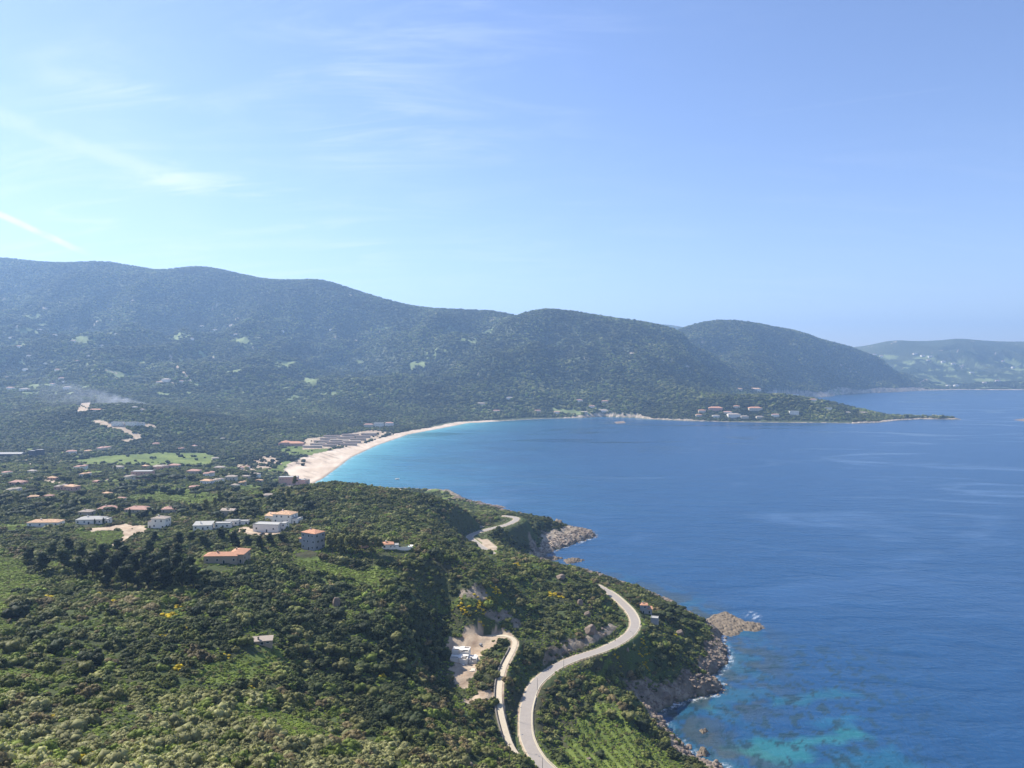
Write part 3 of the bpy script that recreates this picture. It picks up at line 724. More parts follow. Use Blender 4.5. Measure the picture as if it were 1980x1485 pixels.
def pine_lobes(seed, n=15):
    """a tall ragged pine crown, layered clumps, unit height 1, radius about .3"""
    r = random.Random(seed); L = []
    for i in range(n):
        z = .28 + .68 * (i + r.random()) / n; rad = .30 * (1.12 - (z - .28) * 1.15) + .04
        t = r.uniform(0, 6.283); q = rad * r.uniform(.35, .95)
        s = r.uniform(.09, .15) * (1.25 - .5 * z)
        L.append((q * math.cos(t), q * math.sin(t), z, s * 1.2, s * .75, r.uniform(.75, 1.25)))
    L.append((0, 0, .6, .13, .34, .8))
    return L
def umbrella_lobes(seed, n=13):
    r = random.Random(seed); L = [(0, 0, .70, .42, .14, 1.0)]
    for i in range(n):
        t = i / n * 6.283 * 2 + r.uniform(-.3, .3); q = r.uniform(.15, .42); s = r.uniform(.15, .21)
        L.append((q * math.cos(t), q * math.sin(t), .76 - q * .28 + r.uniform(-.03, .05), s, s * .62, r.uniform(.8, 1.2)))
    return L
def tallpine_lobes(seed, n=11):
    r = random.Random(seed); L = []
    for i in range(n):
        z = .52 + .46 * (i + r.random()) / n; q = r.uniform(.02, .19) * (1.35 - z); t = r.uniform(0, 6.283); s = r.uniform(.07, .12)
        L.append((q * 1.4 * math.cos(t), q * 1.4 * math.sin(t), z, s * 1.25, s * .8, r.uniform(.75, 1.25)))
    return L
def cypress_lobes(seed):
    return [(0, 0, .1 + .8 * i / 7, .115 * math.sin(.5 + 2.3 * i / 7) + .02, .14, 1.0) for i in range(8)]
OAKS = [plant_mesh('oak_crown', oak_lobes(50 + i), 700, .085, 50 + i) for i in range(4)]
PINES = [plant_mesh('pine_crown', pine_lobes(60 + i), 1100, .036, 60 + i, ICO1, .3) for i in range(4)]
UMBR = [plant_mesh('umbrella_crown', umbrella_lobes(70 + i), 800, .035, 70 + i) for i in range(3)]
TALL = [plant_mesh('tall_pine_crown', tallpine_lobes(80 + i), 900, .026, 80 + i, ICO1, .3, None, (.7, 1.35)) for i in range(3)]
CYPR = [plant_mesh('cypress_crown', cypress_lobes(90), 400, .03, 90)]
def smat(name, color, rough=.8, bump=0, sc=3, var=.25, spec=.3, metal=0):
    m, k, b = new_mat(name)
    pos = k.new('ShaderNodeTexCoord').outputs['Object']
    n = k.noise(pos, sc, 5, .6)
    k.put(b.inputs['Base Color'], k.vmath('SCALE', tuple(color), scale=k.math('MULTIPLY_ADD', n, 2 * var, 1 - var)))
    b.inputs['Roughness'].default_value = rough; b.inputs['Specular IOR Level'].default_value = spec; b.inputs['Metallic'].default_value = metal
    if bump:
        bp = k.new('ShaderNodeBump'); bp.inputs['Distance'].default_value = bump; k.put(bp.inputs['Height'], n); k.l.new(bp.outputs[0], b.inputs['Normal'])
    return m
M_BARK = smat('bark', (.11, .08, .06), .9, .05, 6)
def tube(P, rads, n=7):
    V = []; Fc = []
    for (x, y, z), r_ in zip(P, rads):
        for i in range(n): V.append((x + r_ * math.cos(6.2832 * i / n), y + r_ * math.sin(6.2832 * i / n), z))
    for j in range(len(P) - 1):
        for i in range(n):
            a = j * n + i; b = j * n + (i + 1) % n
            Fc.append((a, b, b + n, a + n))
    return V, Fc
def trunk_mesh(name, h, r0, limbs, seed):
    """tapered stem and limbs"""
    r = random.Random(seed); V, Fc = tube([(0, 0, -.08), (r.uniform(-.01, .01), 0, h * .5), (r.uniform(-.02, .02), 0.01, h)], [r0 * 1.25, r0 * .8, r0 * .35])
    for i in range(limbs):
        t = r.uniform(0, 6.283); z0 = h * r.uniform(.4, .8); q = r.uniform(.12, .28)
        v, f = tube([(0, 0, z0), (q * .5 * math.cos(t), q * .5 * math.sin(t), z0 + .07), (q * math.cos(t), q * math.sin(t), z0 + .16)], [r0 * .5, r0 * .35, r0 * .15], 5)
        n = len(V); V += v; Fc += [tuple(a + n for a in g) for g in f]
    me = bpy.data.meshes.new(name); me.from_pydata(V, [], Fc); me.materials.append(M_BARK); me.shade_smooth()
    return me
T_OAK = trunk_mesh('trunk', .55, .06, 4, 1); T_PINE = trunk_mesh('trunk', .85, .018, 5, 2); T_UMB = trunk_mesh('trunk', .7, .028, 6, 3); T_TALL = trunk_mesh('trunk', .93, .010, 4, 4); T_CYP = trunk_mesh('trunk', .3, .02, 0, 5)

TINT = {'dark': (.062, .074, .026), 'mid': (.125, .135, .038), 'grey': (.265, .255, .110), 'green': (.150, .182, .038), 'brown': (.190, .150, .070), 'gold': (.78, .58, .03), 'fern': (.215, .27, .045), 'pine': (.052, .064, .028), 'olive': (.195, .190, .070)}
# regions of scrub
P_GREY = poly_px([(-300, 1352), (0, 1345), (120, 1372), (300, 1368), (480, 1330), (560, 1385), (700, 1425), (850, 1462), (1000, 1500), (1010, 1600), (-300, 1600)])
P_DARK = poly_px([(385, 1112), (470, 1100), (560, 1112), (760, 1150), (862, 1200), (862, 1430), (700, 1410), (560, 1350), (556, 1250), (450, 1258), (352, 1200)])
gold_px = [(330, 1190, 14), (350, 1212, 12), (320, 1232, 9), (345, 1175, 7), (100, 1155, 10), (190, 1150, 9), (215, 1163, 6), (345, 1293, 8), (440, 1272, 9), (462, 1305, 9), (165, 1470, 18), (215, 1475, 8), (185, 1455, 9), (100, 1387, 7), (165, 1378, 9), (430, 1488, 9), (335, 1438, 5),
           (958, 1140, 10), (945, 1160, 8), (925, 1168, 12), (895, 1172, 12), (1190, 1272, 9), (1205, 1268, 6), (1248, 1258, 7), (1243, 1282, 9), (1215, 1256, 8), (528, 1302, 8), (505, 1208, 6), (930, 1222, 5), (1300, 1225, 6), (15, 1085, 8), (30, 1092, 6), (1065, 1150, 9), (1085, 1155, 6), (1000, 1093, 6), (860, 1415, 5), (738, 1308, 6), (985, 1068, 6), (995, 1062, 5), (845, 1432, 4), (980, 1290, 5), (20, 1370, 6), (485, 1330, 5)]
gold_w = []
for gx, gy, gr in gold_px:
    p = at(gx, gy); gold_w.append((p[0], p[1], gr * 1.45 * p[1] / F))
# what hides what, seen from a little above the camera line
SL = (Z - EYE) / GY
CM = np.maximum.accumulate(SL, axis=0)
def visible(x, y, z, tall, slack=.006):
    iv, iu = ground_class(x, y)
    iv = np.clip(iv - 2, 0, NV - 1)
    return (z + tall - EYE) / y + slack >= CM[iv, iu]
def jitter_grid(cell, y0, y1, u0=-.79, u1=.79):
    xs = np.arange(u0 * y1, u1 * y1, cell); ys = np.arange(y0, y1, cell)
    X, Y = np.meshgrid(xs, ys)
    X = X + rng.uniform(-.85, .85, X.shape) * cell; Y = Y + rng.uniform(-.85, .85, Y.shape) * cell
    X, Y = X.ravel(), Y.ravel()
    u = X / Y; m = (u > u0) & (u < u1)
    return X[m], Y[m]
HOUSE_CLEAR = []          # filled by the house list: (x, y, radius)
def keep_clear(x, y, k=1.0):
    m = np.ones(x.shape, bool)
    for a, b, r_ in HOUSE_CLEAR: m &= (x - a) ** 2 + (y - b) ** 2 > r_ * r_ * k * k
    return m
#HOUSES_BEGIN
# ------------------------------------------------------------------ materials of built things
def tile_material(name, c1, c2):
    m, k, b = new_mat(name)
    pos = k.new('ShaderNodeTexCoord').outputs['Object']
    n = k.noise(pos, 1.1, 5, .65); n2 = k.noise(k.mapping(pos, sc=(4, 4, 1)), 1.0, 2, .5)
    c = k.mix(k.math('MULTIPLY_ADD', n2, .6, k.math('MULTIPLY', n, .6)), tuple(c1) + (1,), tuple(c2) + (1,))
    wv = k.new('ShaderNodeTexWave', wave_type='BANDS', bands_direction='X'); wv.inputs['Scale'].default_value = 1.4; k.put(wv.inputs['Vector'], pos)
    k.put(b.inputs['Base Color'], c); b.inputs['Roughness'].default_value = .85; b.inputs['Specular IOR Level'].default_value = .2
    bp = k.new('ShaderNodeBump'); bp.inputs['Distance'].default_value = .06; k.put(bp.inputs['Height'], wv.outputs['Fac']); k.l.new(bp.outputs[0], b.inputs['Normal'])
    return m
MT = {'white': smat('white_render', (.80, .74, .65), .9, .01, .5, .08), 'cream': smat('cream_render', (.62, .54, .42), .9, .01, .5, .1), 'pink': smat('pink_render', (.58, .34, .26), .9, .01, .5, .1),
      'beige': smat('beige_render', (.45, .38, .29), .9, .02, .6, .15), 'grey': smat('bare_concrete', (.30, .30, .31), .9, .02, .5, .18), 'stone': smat('rubble_stone', (.34, .28, .21), .95, .08, 2.2, .4),
      'dark': smat('dark_cladding', (.07, .07, .08), .8, .01, 1, .2), 'tile': tile_material('orange_tiles', (.62, .25, .14), (.50, .30, .18)), 'rose': tile_material('rose_tiles', (.56, .30, .22), (.42, .26, .20)),
      'ochre': tile_material('ochre_tiles', (.66, .42, .22), (.55, .34, .22)), 'pale': tile_material('weathered_tiles', (.46, .38, .30), (.36, .29, .23)), 'slate': smat('grey_roofing', (.36, .345, .31), .8, .01, .6, .12),
      'brown': tile_material('brown_thatch', (.17, .125, .11), (.26, .20, .17)), 'glass': None, 'frame': smat('window_frame', (.6, .6, .58), .6), 'wood': smat('shutter_paint', (.10, .13, .14), .7), 'asphalt': smat('worn_asphalt', (.30, .262, .225), .92, .02, .35, .14),
      'verge': smat('cream_verge', (.46, .405, .30), .95, .04, .8, .18), 'metal': smat('galvanised_steel', (.28, .29, .30), .5, 0, 3, .1, .5, .6), 'wallstone': smat('dry_stone', (.20, .175, .14), .95, .12, 1.6, .4)}
_m, _k, _b = new_mat('window_glass'); _b.inputs['Base Color'].default_value = (.02, .025, .03, 1); _b.inputs['Roughness'].default_value = .12; MT['glass'] = _m
def pydata(name, V, Fc, mat, parent=None, smooth=False):
    me = bpy.data.meshes.new(name); me.from_pydata(V, [], Fc)
    if mat: me.materials.append(mat)
    if smooth: me.shade_smooth()
    return link(name, me, parent)
def box(V, Fc, x0, x1, y0, y1, z0, z1):
    n = len(V); V += [(x, y, z) for z in (z0, z1) for y in (y0, y1) for x in (x0, x1)]
    Fc += [tuple(n + i for i in f) for f in ((0, 2, 3, 1), (4, 5, 7, 6), (0, 1, 5, 4), (2, 6, 7, 3), (0, 4, 6, 2), (1, 3, 7, 5))]
def boxes(name, L, mat, parent=None):
    V, Fc = [], []
    for b in L: box(V, Fc, *b)
    return pydata(name, V, Fc, mat, parent)
def roof_mesh(kind, x0, x1, y0, y1, z, e=.45, pitch=.36):
    V, Fc = [], []
    if kind == 'flat':
        box(V, Fc, x0 - .05, x1 + .05, y0 - .05, y1 + .05, z, z + .25)
        box(V, Fc, x0 - .05, x1 + .05, y0 - .05, y0 + .2, z + .25, z + .55); box(V, Fc, x0 - .05, x1 + .05, y1 - .2, y1 + .05, z + .25, z + .55)
        box(V, Fc, x0 - .05, x0 + .2, y0 + .2, y1 - .2, z + .25, z + .55); box(V, Fc, x1 - .2, x1 + .05, y0 + .2, y1 - .2, z + .25, z + .55)
        return V, Fc
    x0 -= e; x1 += e; y0 -= e; y1 += e; w, d = x1 - x0, y1 - y0
    if kind == 'shed':
        V = [(x0, y0, z), (x1, y0, z), (x1, y1, z + d * .18), (x0, y1, z + d * .18), (x0, y0, z + .2), (x1, y0, z + .2), (x1, y1, z + d * .18 + .2), (x0, y1, z + d * .18 + .2)]
        return V, [(0, 3, 2, 1), (4, 5, 6, 7), (0, 1, 5, 4), (2, 3, 7, 6), (0, 4, 7, 3), (1, 2, 6, 5)]
    t = .18
    if w >= d:
        h = d / 2 * pitch; i = d / 2 if kind == 'hip' else 0.0
        ra, rb = (x0 + i, (y0 + y1) / 2, z + t + h), (x1 - i, (y0 + y1) / 2, z + t + h)
        if abs(w - d) < .5 and kind == 'hip': rb = (ra[0] + .05, ra[1], ra[2])
    else:
        h = w / 2 * pitch; i = w / 2 if kind == 'hip' else 0.0
        ra, rb = ((x0 + x1) / 2, y0 + i, z + t + h), ((x0 + x1) / 2, y1 - i, z + t + h)
    V = [(x0, y0, z), (x1, y0, z), (x1, y1, z), (x0, y1, z), (x0, y0, z + t), (x1, y0, z + t), (x1, y1, z + t), (x0, y1, z + t), ra, rb]
    Fc = [(0, 3, 2, 1), (0, 1, 5, 4), (1, 2, 6, 5), (2, 3, 7, 6), (3, 0, 4, 7)]
    Fc += [(4, 5, 9, 8), (5, 6, 9), (6, 7, 8, 9), (7, 4, 8)] if w >= d else [(4, 5, 8), (5, 6, 9, 8), (6, 7, 9), (7, 4, 8, 9)]
    return V, Fc
def flatten(x, y, r_, blend, z):
    global Z
    m = (np.abs(GX - x) < r_ + blend + 5) & (np.abs(GY - y) < r_ + blend + 5)
    w = 1 - sstep(np.hypot(GX[m] - x, GY[m] - y), r_, r_ + blend); Z[m] = Z[m] * (1 - w) + z * w
def empty(name, loc, rz=0):
    o = bpy.data.objects.new(name, None); col.objects.link(o); o.location = loc; o.rotation_euler = (0, 0, rz); o.empty_display_size = .5
    return o
def house(label, px, py, blocks, rot=0, wall='white', roof='tile', cat='house', group=None, name='house', detail=2, clear=.75, front=None):
    """blocks: (offset x, width, depth, height, roof kind, storeys, windows in front, windows at the side, offset y) in pixels of the photograph at that distance"""
    p = at(px, py); s = p[1] / F
    W_ = max(abs(b[0]) + b[1] / 2 for b in blocks) * s
    depth = max(b[2] for b in blocks) * s
    ox, oy = p[0], p[1] + depth * .5
    z0 = float(hgt(ox, p[1]))
    HOUSE_CLEAR.append((ox, oy, max(W_, depth * .5) * clear + 2.0)); HOUSE_CLEAR.append((ox, p[1] - 5, W_ * clear * .7))
    if front: HOUSE_CLEAR.append((ox, p[1] - front, W_))
    root = empty(name, (ox, oy, z0), rot)
    tag(root, label, cat, group)
    for (bx, w, dp, h, rk, st, nf, ns, by) in blocks:
        bx, w, dp, h, by = bx * s, w * s, dp * s, h * s, by * s
        x0, x1, y0, y1 = bx - w / 2, bx + w / 2, by - dp / 2, by + dp / 2
        boxes('wall', [(x0, x1, y0, y1, -4.0, h)], MT[wall], root)
        V, Fc = roof_mesh(rk, x0, x1, y0, y1, h + .01)
        rf = pydata('roof', V, Fc, MT['slate' if rk == 'flat' and roof in ('tile', 'rose', 'ochre') else roof], root)
        if detail >= 1:
            sh = h / st
            for side, n_, a0, a1 in (('f', nf, x0, x1), ('s', ns, y0, y1)):
                for q in range(st):
                    for i in range(n_):
                        c = a0 + (a1 - a0) * (i + .5 + (.12 if (i + q) % 2 else -.08)) / n_; ww = min(.6, (a1 - a0) / n_ * .3); zz = q * sh + sh * .36; hh = min(1.35, sh * .42)
                        if q == 0 and i == n_ // 2 and side == 'f': zz, hh = .05, min(2.1, sh * .72)
                        if side == 'f':
                            fr = boxes('window' if hh < 1.6 else 'door', [(c - ww, c + ww, y0 - .05, y0 + .02, zz, zz + hh)], MT['glass'], root)
                            if detail > 1: boxes('frame', [(c - ww - .1, c - ww, y0 - .09, y0 + .01, zz, zz + hh), (c + ww, c + ww + .1, y0 - .09, y0 + .01, zz, zz + hh), (c - ww - .1, c + ww + .1, y0 - .09, y0 + .01, zz + hh, zz + hh + .1), (c - ww - .1, c + ww + .1, y0 - .13, y0 + .01, zz - .1, zz)], MT['frame'], fr)
                        else:
                            boxes('window', [(x1 - .02, x1 + .05, c - ww, c + ww, zz, zz + hh)], MT['glass'], root)
        if detail >= 2 and rk != 'flat':
            cx = x0 + w * .36; boxes('chimney', [(cx - .35, cx + .35, by - .9, by - .3, h, h + min(w, dp) * .18 + 1.1), (cx - .45, cx + .45, by - 1.0, by - .2, h + min(w, dp) * .18 + 1.1, h + min(w, dp) * .18 + 1.25)], MT[wall], rf)
    return root
# the houses on the near hill
house('single-storey stone house with a bright orange L-shaped tiled roof among dark trees', 428, 1093, [(-6, 64, 26, 15, 'hip', 1, 4, 2, 0), (22, 30, 44, 16.5, 'hip', 1, 2, 2, 14)], .04, 'stone', 'tile', front=8)
house('grey bare concrete house of three storeys with orange hip roof on the slope edge', 602, 1064, [(0, 36, 27, 33, 'hip', 3, 3, 2, 0), (-26, 16, 20, 17, 'hip', 1, 1, 1, 6)], -.52, 'grey', 'tile', front=14)
house('white flat-roofed bungalow just in front of the taller white house with ochre roof', 515, 1029, [(0, 52, 26, 14, 'flat', 1, 3, 1, 0), (30, 12, 18, 15, 'flat', 2, 1, 1, 6)], -.12, 'white', 'tile', front=8)
house('two-storey white house with ochre tiled roof behind the white flat-roofed bungalow', 548, 1012, [(0, 38, 28, 17, 'hip', 2, 3, 2, 0), (-30, 24, 18, 11, 'shed', 1, 2, 0, 4), (26, 14, 18, 9, 'flat', 1, 1, 1, -2)], -.22, 'white', 'ochre')
house('small beige gabled house alone among green scrub above the long grey bungalow', 440, 999, [(0, 27, 16, 11, 'gable', 1, 2, 1, 0)], -.15, 'beige', 'pale')
house('long low grey-roofed bungalow of two wings half hidden by trees', 398, 1025, [(-8, 34, 20, 9, 'shed', 1, 3, 1, 0), (26, 30, 16, 9, 'flat', 1, 3, 1, 12)], .1, 'white', 'slate')
house('low white house with flat grey roof between the trees beside the grey bungalow', 447, 1017, [(0, 26, 14, 9, 'flat', 1, 3, 1, 0), (20, 20, 12, 7, 'flat', 1, 2, 1, 5)], .1, 'white', 'slate')
house('two-storey white cube house with pale tiled roof and paved terrace', 305, 1022, [(2, 29, 20, 19, 'hip', 2, 2, 2, 0), (-15, 10, 14, 12, 'flat', 1, 1, 1, -2)], -.1, 'white', 'pale', front=12)
house('long white bungalow with light orange hip roof beside the meadow on the left', 82, 1019, [(0, 60, 22, 8.5, 'hip', 1, 4, 1, 0)], .06, 'white', 'ochre', front=8)
house('white house with wide grey hip roof and grey garden wall', 171, 1014, [(0, 50, 24, 9, 'hip', 1, 5, 1, 0), (26, 16, 18, 8, 'flat', 1, 2, 1, 0)], .1, 'white', 'slate', front=8)
house('small house with weathered brown hip roof right behind the grey hip-roofed white house', 163, 998, [(0, 24, 18, 8, 'hip', 1, 2, 1, 0)], 0, 'beige', 'pale')
house('tiled house with twin cypresses at its right, behind the grey hip-roofed house', 204, 990, [(0, 34, 24, 6, 'hip', 1, 3, 1, 0)], .1, 'beige', 'rose')
house('wide low villa with rose tiled roof and one cypress in front of it', 263, 992, [(0, 46, 26, 6.5, 'hip', 1, 4, 1, 0)], -.1, 'beige', 'rose')
house('tiled villa just above and right of the white cube house', 328, 992, [(0, 34, 22, 7, 'hip', 1, 3, 1, 0)], .12, 'beige', 'rose')
house('two-storey pink building with a row of arched windows in the village', 272, 927, [(0, 38, 18, 15, 'flat', 2, 5, 2, 0)], .06, 'pink', 'rose', 'building')
house('orange-roofed villa with white pool terrace behind the tall thin pines', 748, 1063, [(0, 22, 18, 9, 'hip', 1, 2, 1, 0), (14, 14, 14, 7, 'flat', 1, 1, 1, -4)], .2, 'white', 'tile', front=10)
house('rose villa half hidden behind the row of tall thin pines', 712, 1060, [(0, 32, 18, 8, 'hip', 1, 3, 1, 4)], .1, 'pink', 'rose')
house('small tower-like grey house with pyramid orange roof beside the coast road bend', 1246, 1187, [(0, 14, 14, 16, 'hip', 2, 1, 1, 0), (11, 9, 10, 9, 'shed', 1, 1, 1, -2)], -.1, 'grey', 'tile', front=5)
house('windowless concrete block building below the tower-like house on the slope', 1267, 1213, [(0, 14, 13, 17, 'flat', 1, 0, 0, 0)], -.3, 'grey', 'tile', 'building', front=8)
house('low ruined stone hut alone in the scrub left of the dark thicket', 503, 1247, [(0, 40, 16, 7, 'shed', 1, 3, 0, 0)], .22, 'stone', 'pale', 'hut', front=10)
house('pink flat-topped hotel at the near end of the beach', 556, 938, [(0, 36, 16, 15, 'flat', 2, 6, 2, 0), (24, 16, 12, 9, 'flat', 1, 2, 1, 0)], .1, 'pink', 'rose', 'hotel')
house('small stone villa between the pink hotel and the beach', 590, 936, [(0, 14, 10, 8, 'hip', 1, 2, 1, 0)], .1, 'beige', 'pale')
house('large orange-roofed villa at the edge of the meadow behind the beach', 560, 863, [(0, 46, 18, 5, 'hip', 1, 6, 1, 0), (-12, 16, 24, 7, 'hip', 1, 2, 1, 0)], .05, 'pink', 'tile', 'villa', detail=1)
house('white hip-roofed villa at the top of the scrub below the village', 517, 963, [(0, 22, 14, 5, 'hip', 1, 3, 1, 0)], .1, 'white', 'pale', detail=1)
for i, (hx, hy, w, h_, lb) in enumerate([(712, 828, 18, 7, 'pale apartment block of rose roofs, first of the row behind the beach'), (732, 827, 18, 9, 'tallest white apartment block in the middle of the row behind the beach'), (752, 826, 16, 8, 'white apartment block next to the sand, last of the row behind the beach'),
                                 (226, 824, 22, 7, 'long white building with dark openings, nearest the end of the pale road'), (253, 824, 22, 7, 'long white building with dark openings, middle one of three beyond the pale road'), (271, 824, 12, 6, 'shortest white building of the three beyond the pale road')]):
    house(lb, hx, hy, [(0, w, 8, h_, 'flat' if i > 2 or i == 1 else 'hip', 2, 6, 1, 0)], .05, 'white' if i else 'cream', 'rose', 'building', 'apartment blocks behind the beach' if i < 3 else 'white buildings beyond the pale road', detail=1)
for i, (hx, hy, w, h_, c) in enumerate([(74, 884, 13, 14, 'dark grey tower building beside the bare yard'), (60, 884, 10, 12, 'narrow dark grey building beside the bare yard')]):
    house(c, hx, hy, [(0, w, 10, h_, 'flat', 3, 2, 1, 0)], .1, 'dark', 'slate', 'building', detail=1)
house('long purple-grey warehouse at the left edge beyond the village', 18, 884, [(0, 44, 14, 6, 'gable', 1, 4, 1, 0)], .05, 'dark', 'slate', 'warehouse', detail=1)
house('low orange-roofed farmhouse below the smoke at the track end', 184, 796, [(0, 24, 8, 3.5, 'hip', 1, 4, 1, 0)], 0, 'cream', 'tile', 'farmhouse', detail=1)
# village houses among the trees
VG = 'tiled village houses among the trees'
vill = [(112, 948, 22, 7), (135, 950, 32, 9), (30, 938, 34, 5), (160, 922, 20, 5), (226, 908, 22, 5), (205, 958, 20, 4), (302, 908, 30, 5), (334, 905, 26, 5), (372, 916, 30, 5), (400, 922, 22, 6), (374, 948, 24, 6), (398, 936, 28, 6), (418, 934, 20, 6), (445, 929, 26, 7), (452, 944, 20, 6), (466, 938, 14, 5), (474, 926, 18, 5), (492, 922, 22, 5),
        (20, 952, 24, 5), (60, 966, 24, 5), (100, 928, 22, 4), (150, 908, 24, 5), (186, 936, 20, 5), (92, 964, 20, 5), (246, 928, 20, 6), (422, 908, 24, 4), (348, 926, 18, 5), (8, 918, 18, 4), (60, 915, 20, 4), (280, 905, 16, 4), (470, 908, 18, 4), (500, 934, 16, 5), (232, 968, 20, 4), (130, 975, 18, 4), (415, 890, 16, 4), (135, 878, 22, 5), (195, 873, 24, 6), (168, 876, 16, 4), (300, 862, 16, 4), (345, 872, 14, 4), (375, 866, 12, 4)]
rr = random.Random(12)
def place_words(x):
    return 'left' if x < 160 else 'middle' if x < 340 else 'right'
for i, (hx, hy, w, h_) in enumerate(vill):
    rf = rr.choice(['rose', 'rose', 'rose', 'pale', 'pale', 'ochre']); wl = rr.choice(['beige', 'cream', 'pink', 'white', 'white'])
    word = {'rose': 'rose', 'tile': 'orange', 'pale': 'brownish', 'ochre': 'ochre'}[rf]
    house(f'small {wl} village house with {word} hip roof among trees in the {place_words(hx)} of the village', hx, hy, [(0, w * .8, w * .5, h_, 'hip', 1, 3, 1, 0)] + ([(w * .3, w * .4, w * .6, h_ * 1.25, 'hip', 1, 1, 1, 2)] if i % 3 == 0 else []), rr.uniform(-.5, .5), wl, rf, group=f'{wl} {word}-roofed houses in the {place_words(hx)} of the village', detail=1)
# holiday village of long brown roofs behind the beach
for i in range(15):
    r_, c_ = divmod(i, 3); hx = 603 + c_ * 34 + r_ * 10 + rr.uniform(-3, 3); hy = 866 - r_ * 5.0 - c_ * 2.2
    house('long low brown-roofed cabin block in the rows behind the beach', hx, hy, [(0, rr.uniform(26, 36), 5, 3.6, 'gable', 1, 5, 0, 0)], .12, 'beige', rr.choice(['brown', 'brown', 'pale']), 'cabin block', 'cabin rows behind the beach', 'cabin_block', detail=0)
# the far shore and the headland
pen = [(1385, 797, 26, 6, 'pink', 'tile', 'longest orange-roofed villa on the wooded headland'), (1358, 801, 14, 5, 'cream', 'tile', 'small orange-roofed villa just left of the longest villa on the headland'), (1408, 803, 16, 4, 'white', 'rose', 'white villa just right of and below the longest villa on the headland'),
       (1420, 811, 24, 7, 'white', 'pale', 'large white house at the water below the longest villa'), (1440, 812, 16, 5, 'cream', 'pale', 'cream house at the water beside the large white house'), (1461, 798, 26, 6, 'cream', 'tile', 'wide cream villa with orange roof in the middle of the headland'),
       (1536, 805, 18, 7, 'white', 'slate', 'white house with grey roof among trees right of the cream villa'), (1500, 809, 14, 5, 'white', 'rose', 'small white shore house between the cream villa and the grey-roofed house'), (1602, 795, 14, 4, 'white', 'slate', 'small pale house on the thinning right part of the headland'),
       (1573, 780, 14, 5, 'white', 'rose', 'white house alone high on the right shoulder of the headland'), (1462, 758, 20, 4, 'white', 'ochre', 'wide pale villa on the crest of the headland'), (1430, 758, 12, 4, 'cream', 'ochre', 'cream villa left of the wide one on the headland crest'),
       (1498, 764, 9, 6, 'white', 'pale', 'narrow white house on the headland crest'), (1537, 767, 14, 3, 'white', 'rose', 'low white house at the right end of the headland crest'), (1670, 803, 16, 3, 'cream', 'pale', 'low house near the tip of the headland'), (1120, 780, 14, 4, 'white', 'rose', 'white villa in the clearing above the wooded shore'),
       (1170, 782, 14, 4, 'cream', 'rose', 'cream villa right of the clearing above the wooded shore'), (1165, 800, 24, 4, 'white', 'pale', 'long white building by the little pink beach'), (1130, 803, 14, 4, 'cream', 'pale', 'cream house by the little pink beach'), (1145, 791, 12, 4, 'white', 'rose', 'white house above the little pink beach'),
       (1078, 803, 14, 4, 'white', 'rose', 'white house on the shore between woods and little beach'), (1040, 800, 12, 4, 'cream', 'rose', 'cream house on the shore beyond the end of the beach'), (960, 800, 14, 4, 'white', 'rose', 'white house in the woods above the far end of the beach'), (985, 775, 12, 4, 'white', 'pale', 'lone white house on the wooded slope above the far end of the beach'),
       (930, 786, 16, 4, 'cream', 'pale', 'pale house on the slope above the far end of the beach'), (1352, 808, 12, 4, 'cream', 'tile', 'small cream house at the left end of the headland shore'), (1385, 810, 14, 4, 'white', 'pale', 'small white house on the headland shore beside the large white one'), (1470, 812, 14, 4, 'cream', 'pale', 'low cream house at the water right of the cream villas'),
       (1425, 792, 12, 4, 'cream', 'tile', 'small villa between the two widest orange roofs of the headland'), (1640, 802, 10, 3, 'white', 'pale', 'tiny white house among the last trees of the headland')]
for hx, hy, w, h_, wl, rf, lb in pen:
    house(lb, hx, hy - 2, [(0, w, w * .45, h_, 'flat' if rf == 'slate' else 'hip', 2 if h_ > 5 else 1, max(2, w // 4), 1, 0)], rr.uniform(-.2, .2), wl, rf, 'villa', 'villas of the far shore and headland', 'villa', detail=1)
# specks high on the slopes
HG = 'tiny far houses scattered on the mountain slope'
for hx, hy, w in [(20, 655, 9), (35, 672, 10), (55, 690, 8), (75, 640, 9), (105, 650, 8), (140, 662, 9), (48, 718, 12), (15, 732, 9), (85, 706, 9), (110, 718, 10), (150, 700, 8), (118, 735, 12), (128, 753, 14), (18, 754, 14), (45, 757, 16), (100, 745, 9), (125, 742, 10), (170, 690, 8), (195, 672, 8), (225, 648, 8), (320, 739, 16), (305, 741, 8), (350, 739, 8), (368, 738, 6),
                  (390, 632, 7), (415, 640, 8), (455, 648, 7), (545, 642, 7), (500, 655, 7), (370, 658, 8), (640, 640, 7), (478, 712, 5), (240, 775, 8), (260, 790, 10), (275, 795, 10), (228, 785, 8), (430, 850, 8)]:
    house('tiny white house on the mountain slope at the left among small clearings', hx, hy, [(0, w, w * .5, w * .32, 'hip', 1, 0, 0, 0)], rr.uniform(-.4, .4), 'white', rr.choice(['rose', 'pale', 'slate']), group=HG, detail=0)
for hx, hy, w in [(1680, 685, 7), (1692, 687, 7), (1705, 690, 6), (1770, 686, 8), (1785, 690, 8), (1800, 692, 8), (1825, 702, 8), (1845, 706, 8), (1860, 710, 7), (1795, 698, 6), (1930, 738, 8), (1905, 742, 8), (1960, 712, 7), (1850, 748, 10), (1835, 748, 9), (1880, 722, 7), (1940, 700, 6)]:
    house('tiny white house on the far green hill across the water at the right', hx, hy, [(0, w, w * .5, w * .32, 'hip', 1, 0, 0, 0)], rr.uniform(-.4, .4), 'white', rr.choice(['rose', 'pale', 'slate']), group='tiny far houses on the hill across the water', detail=0)

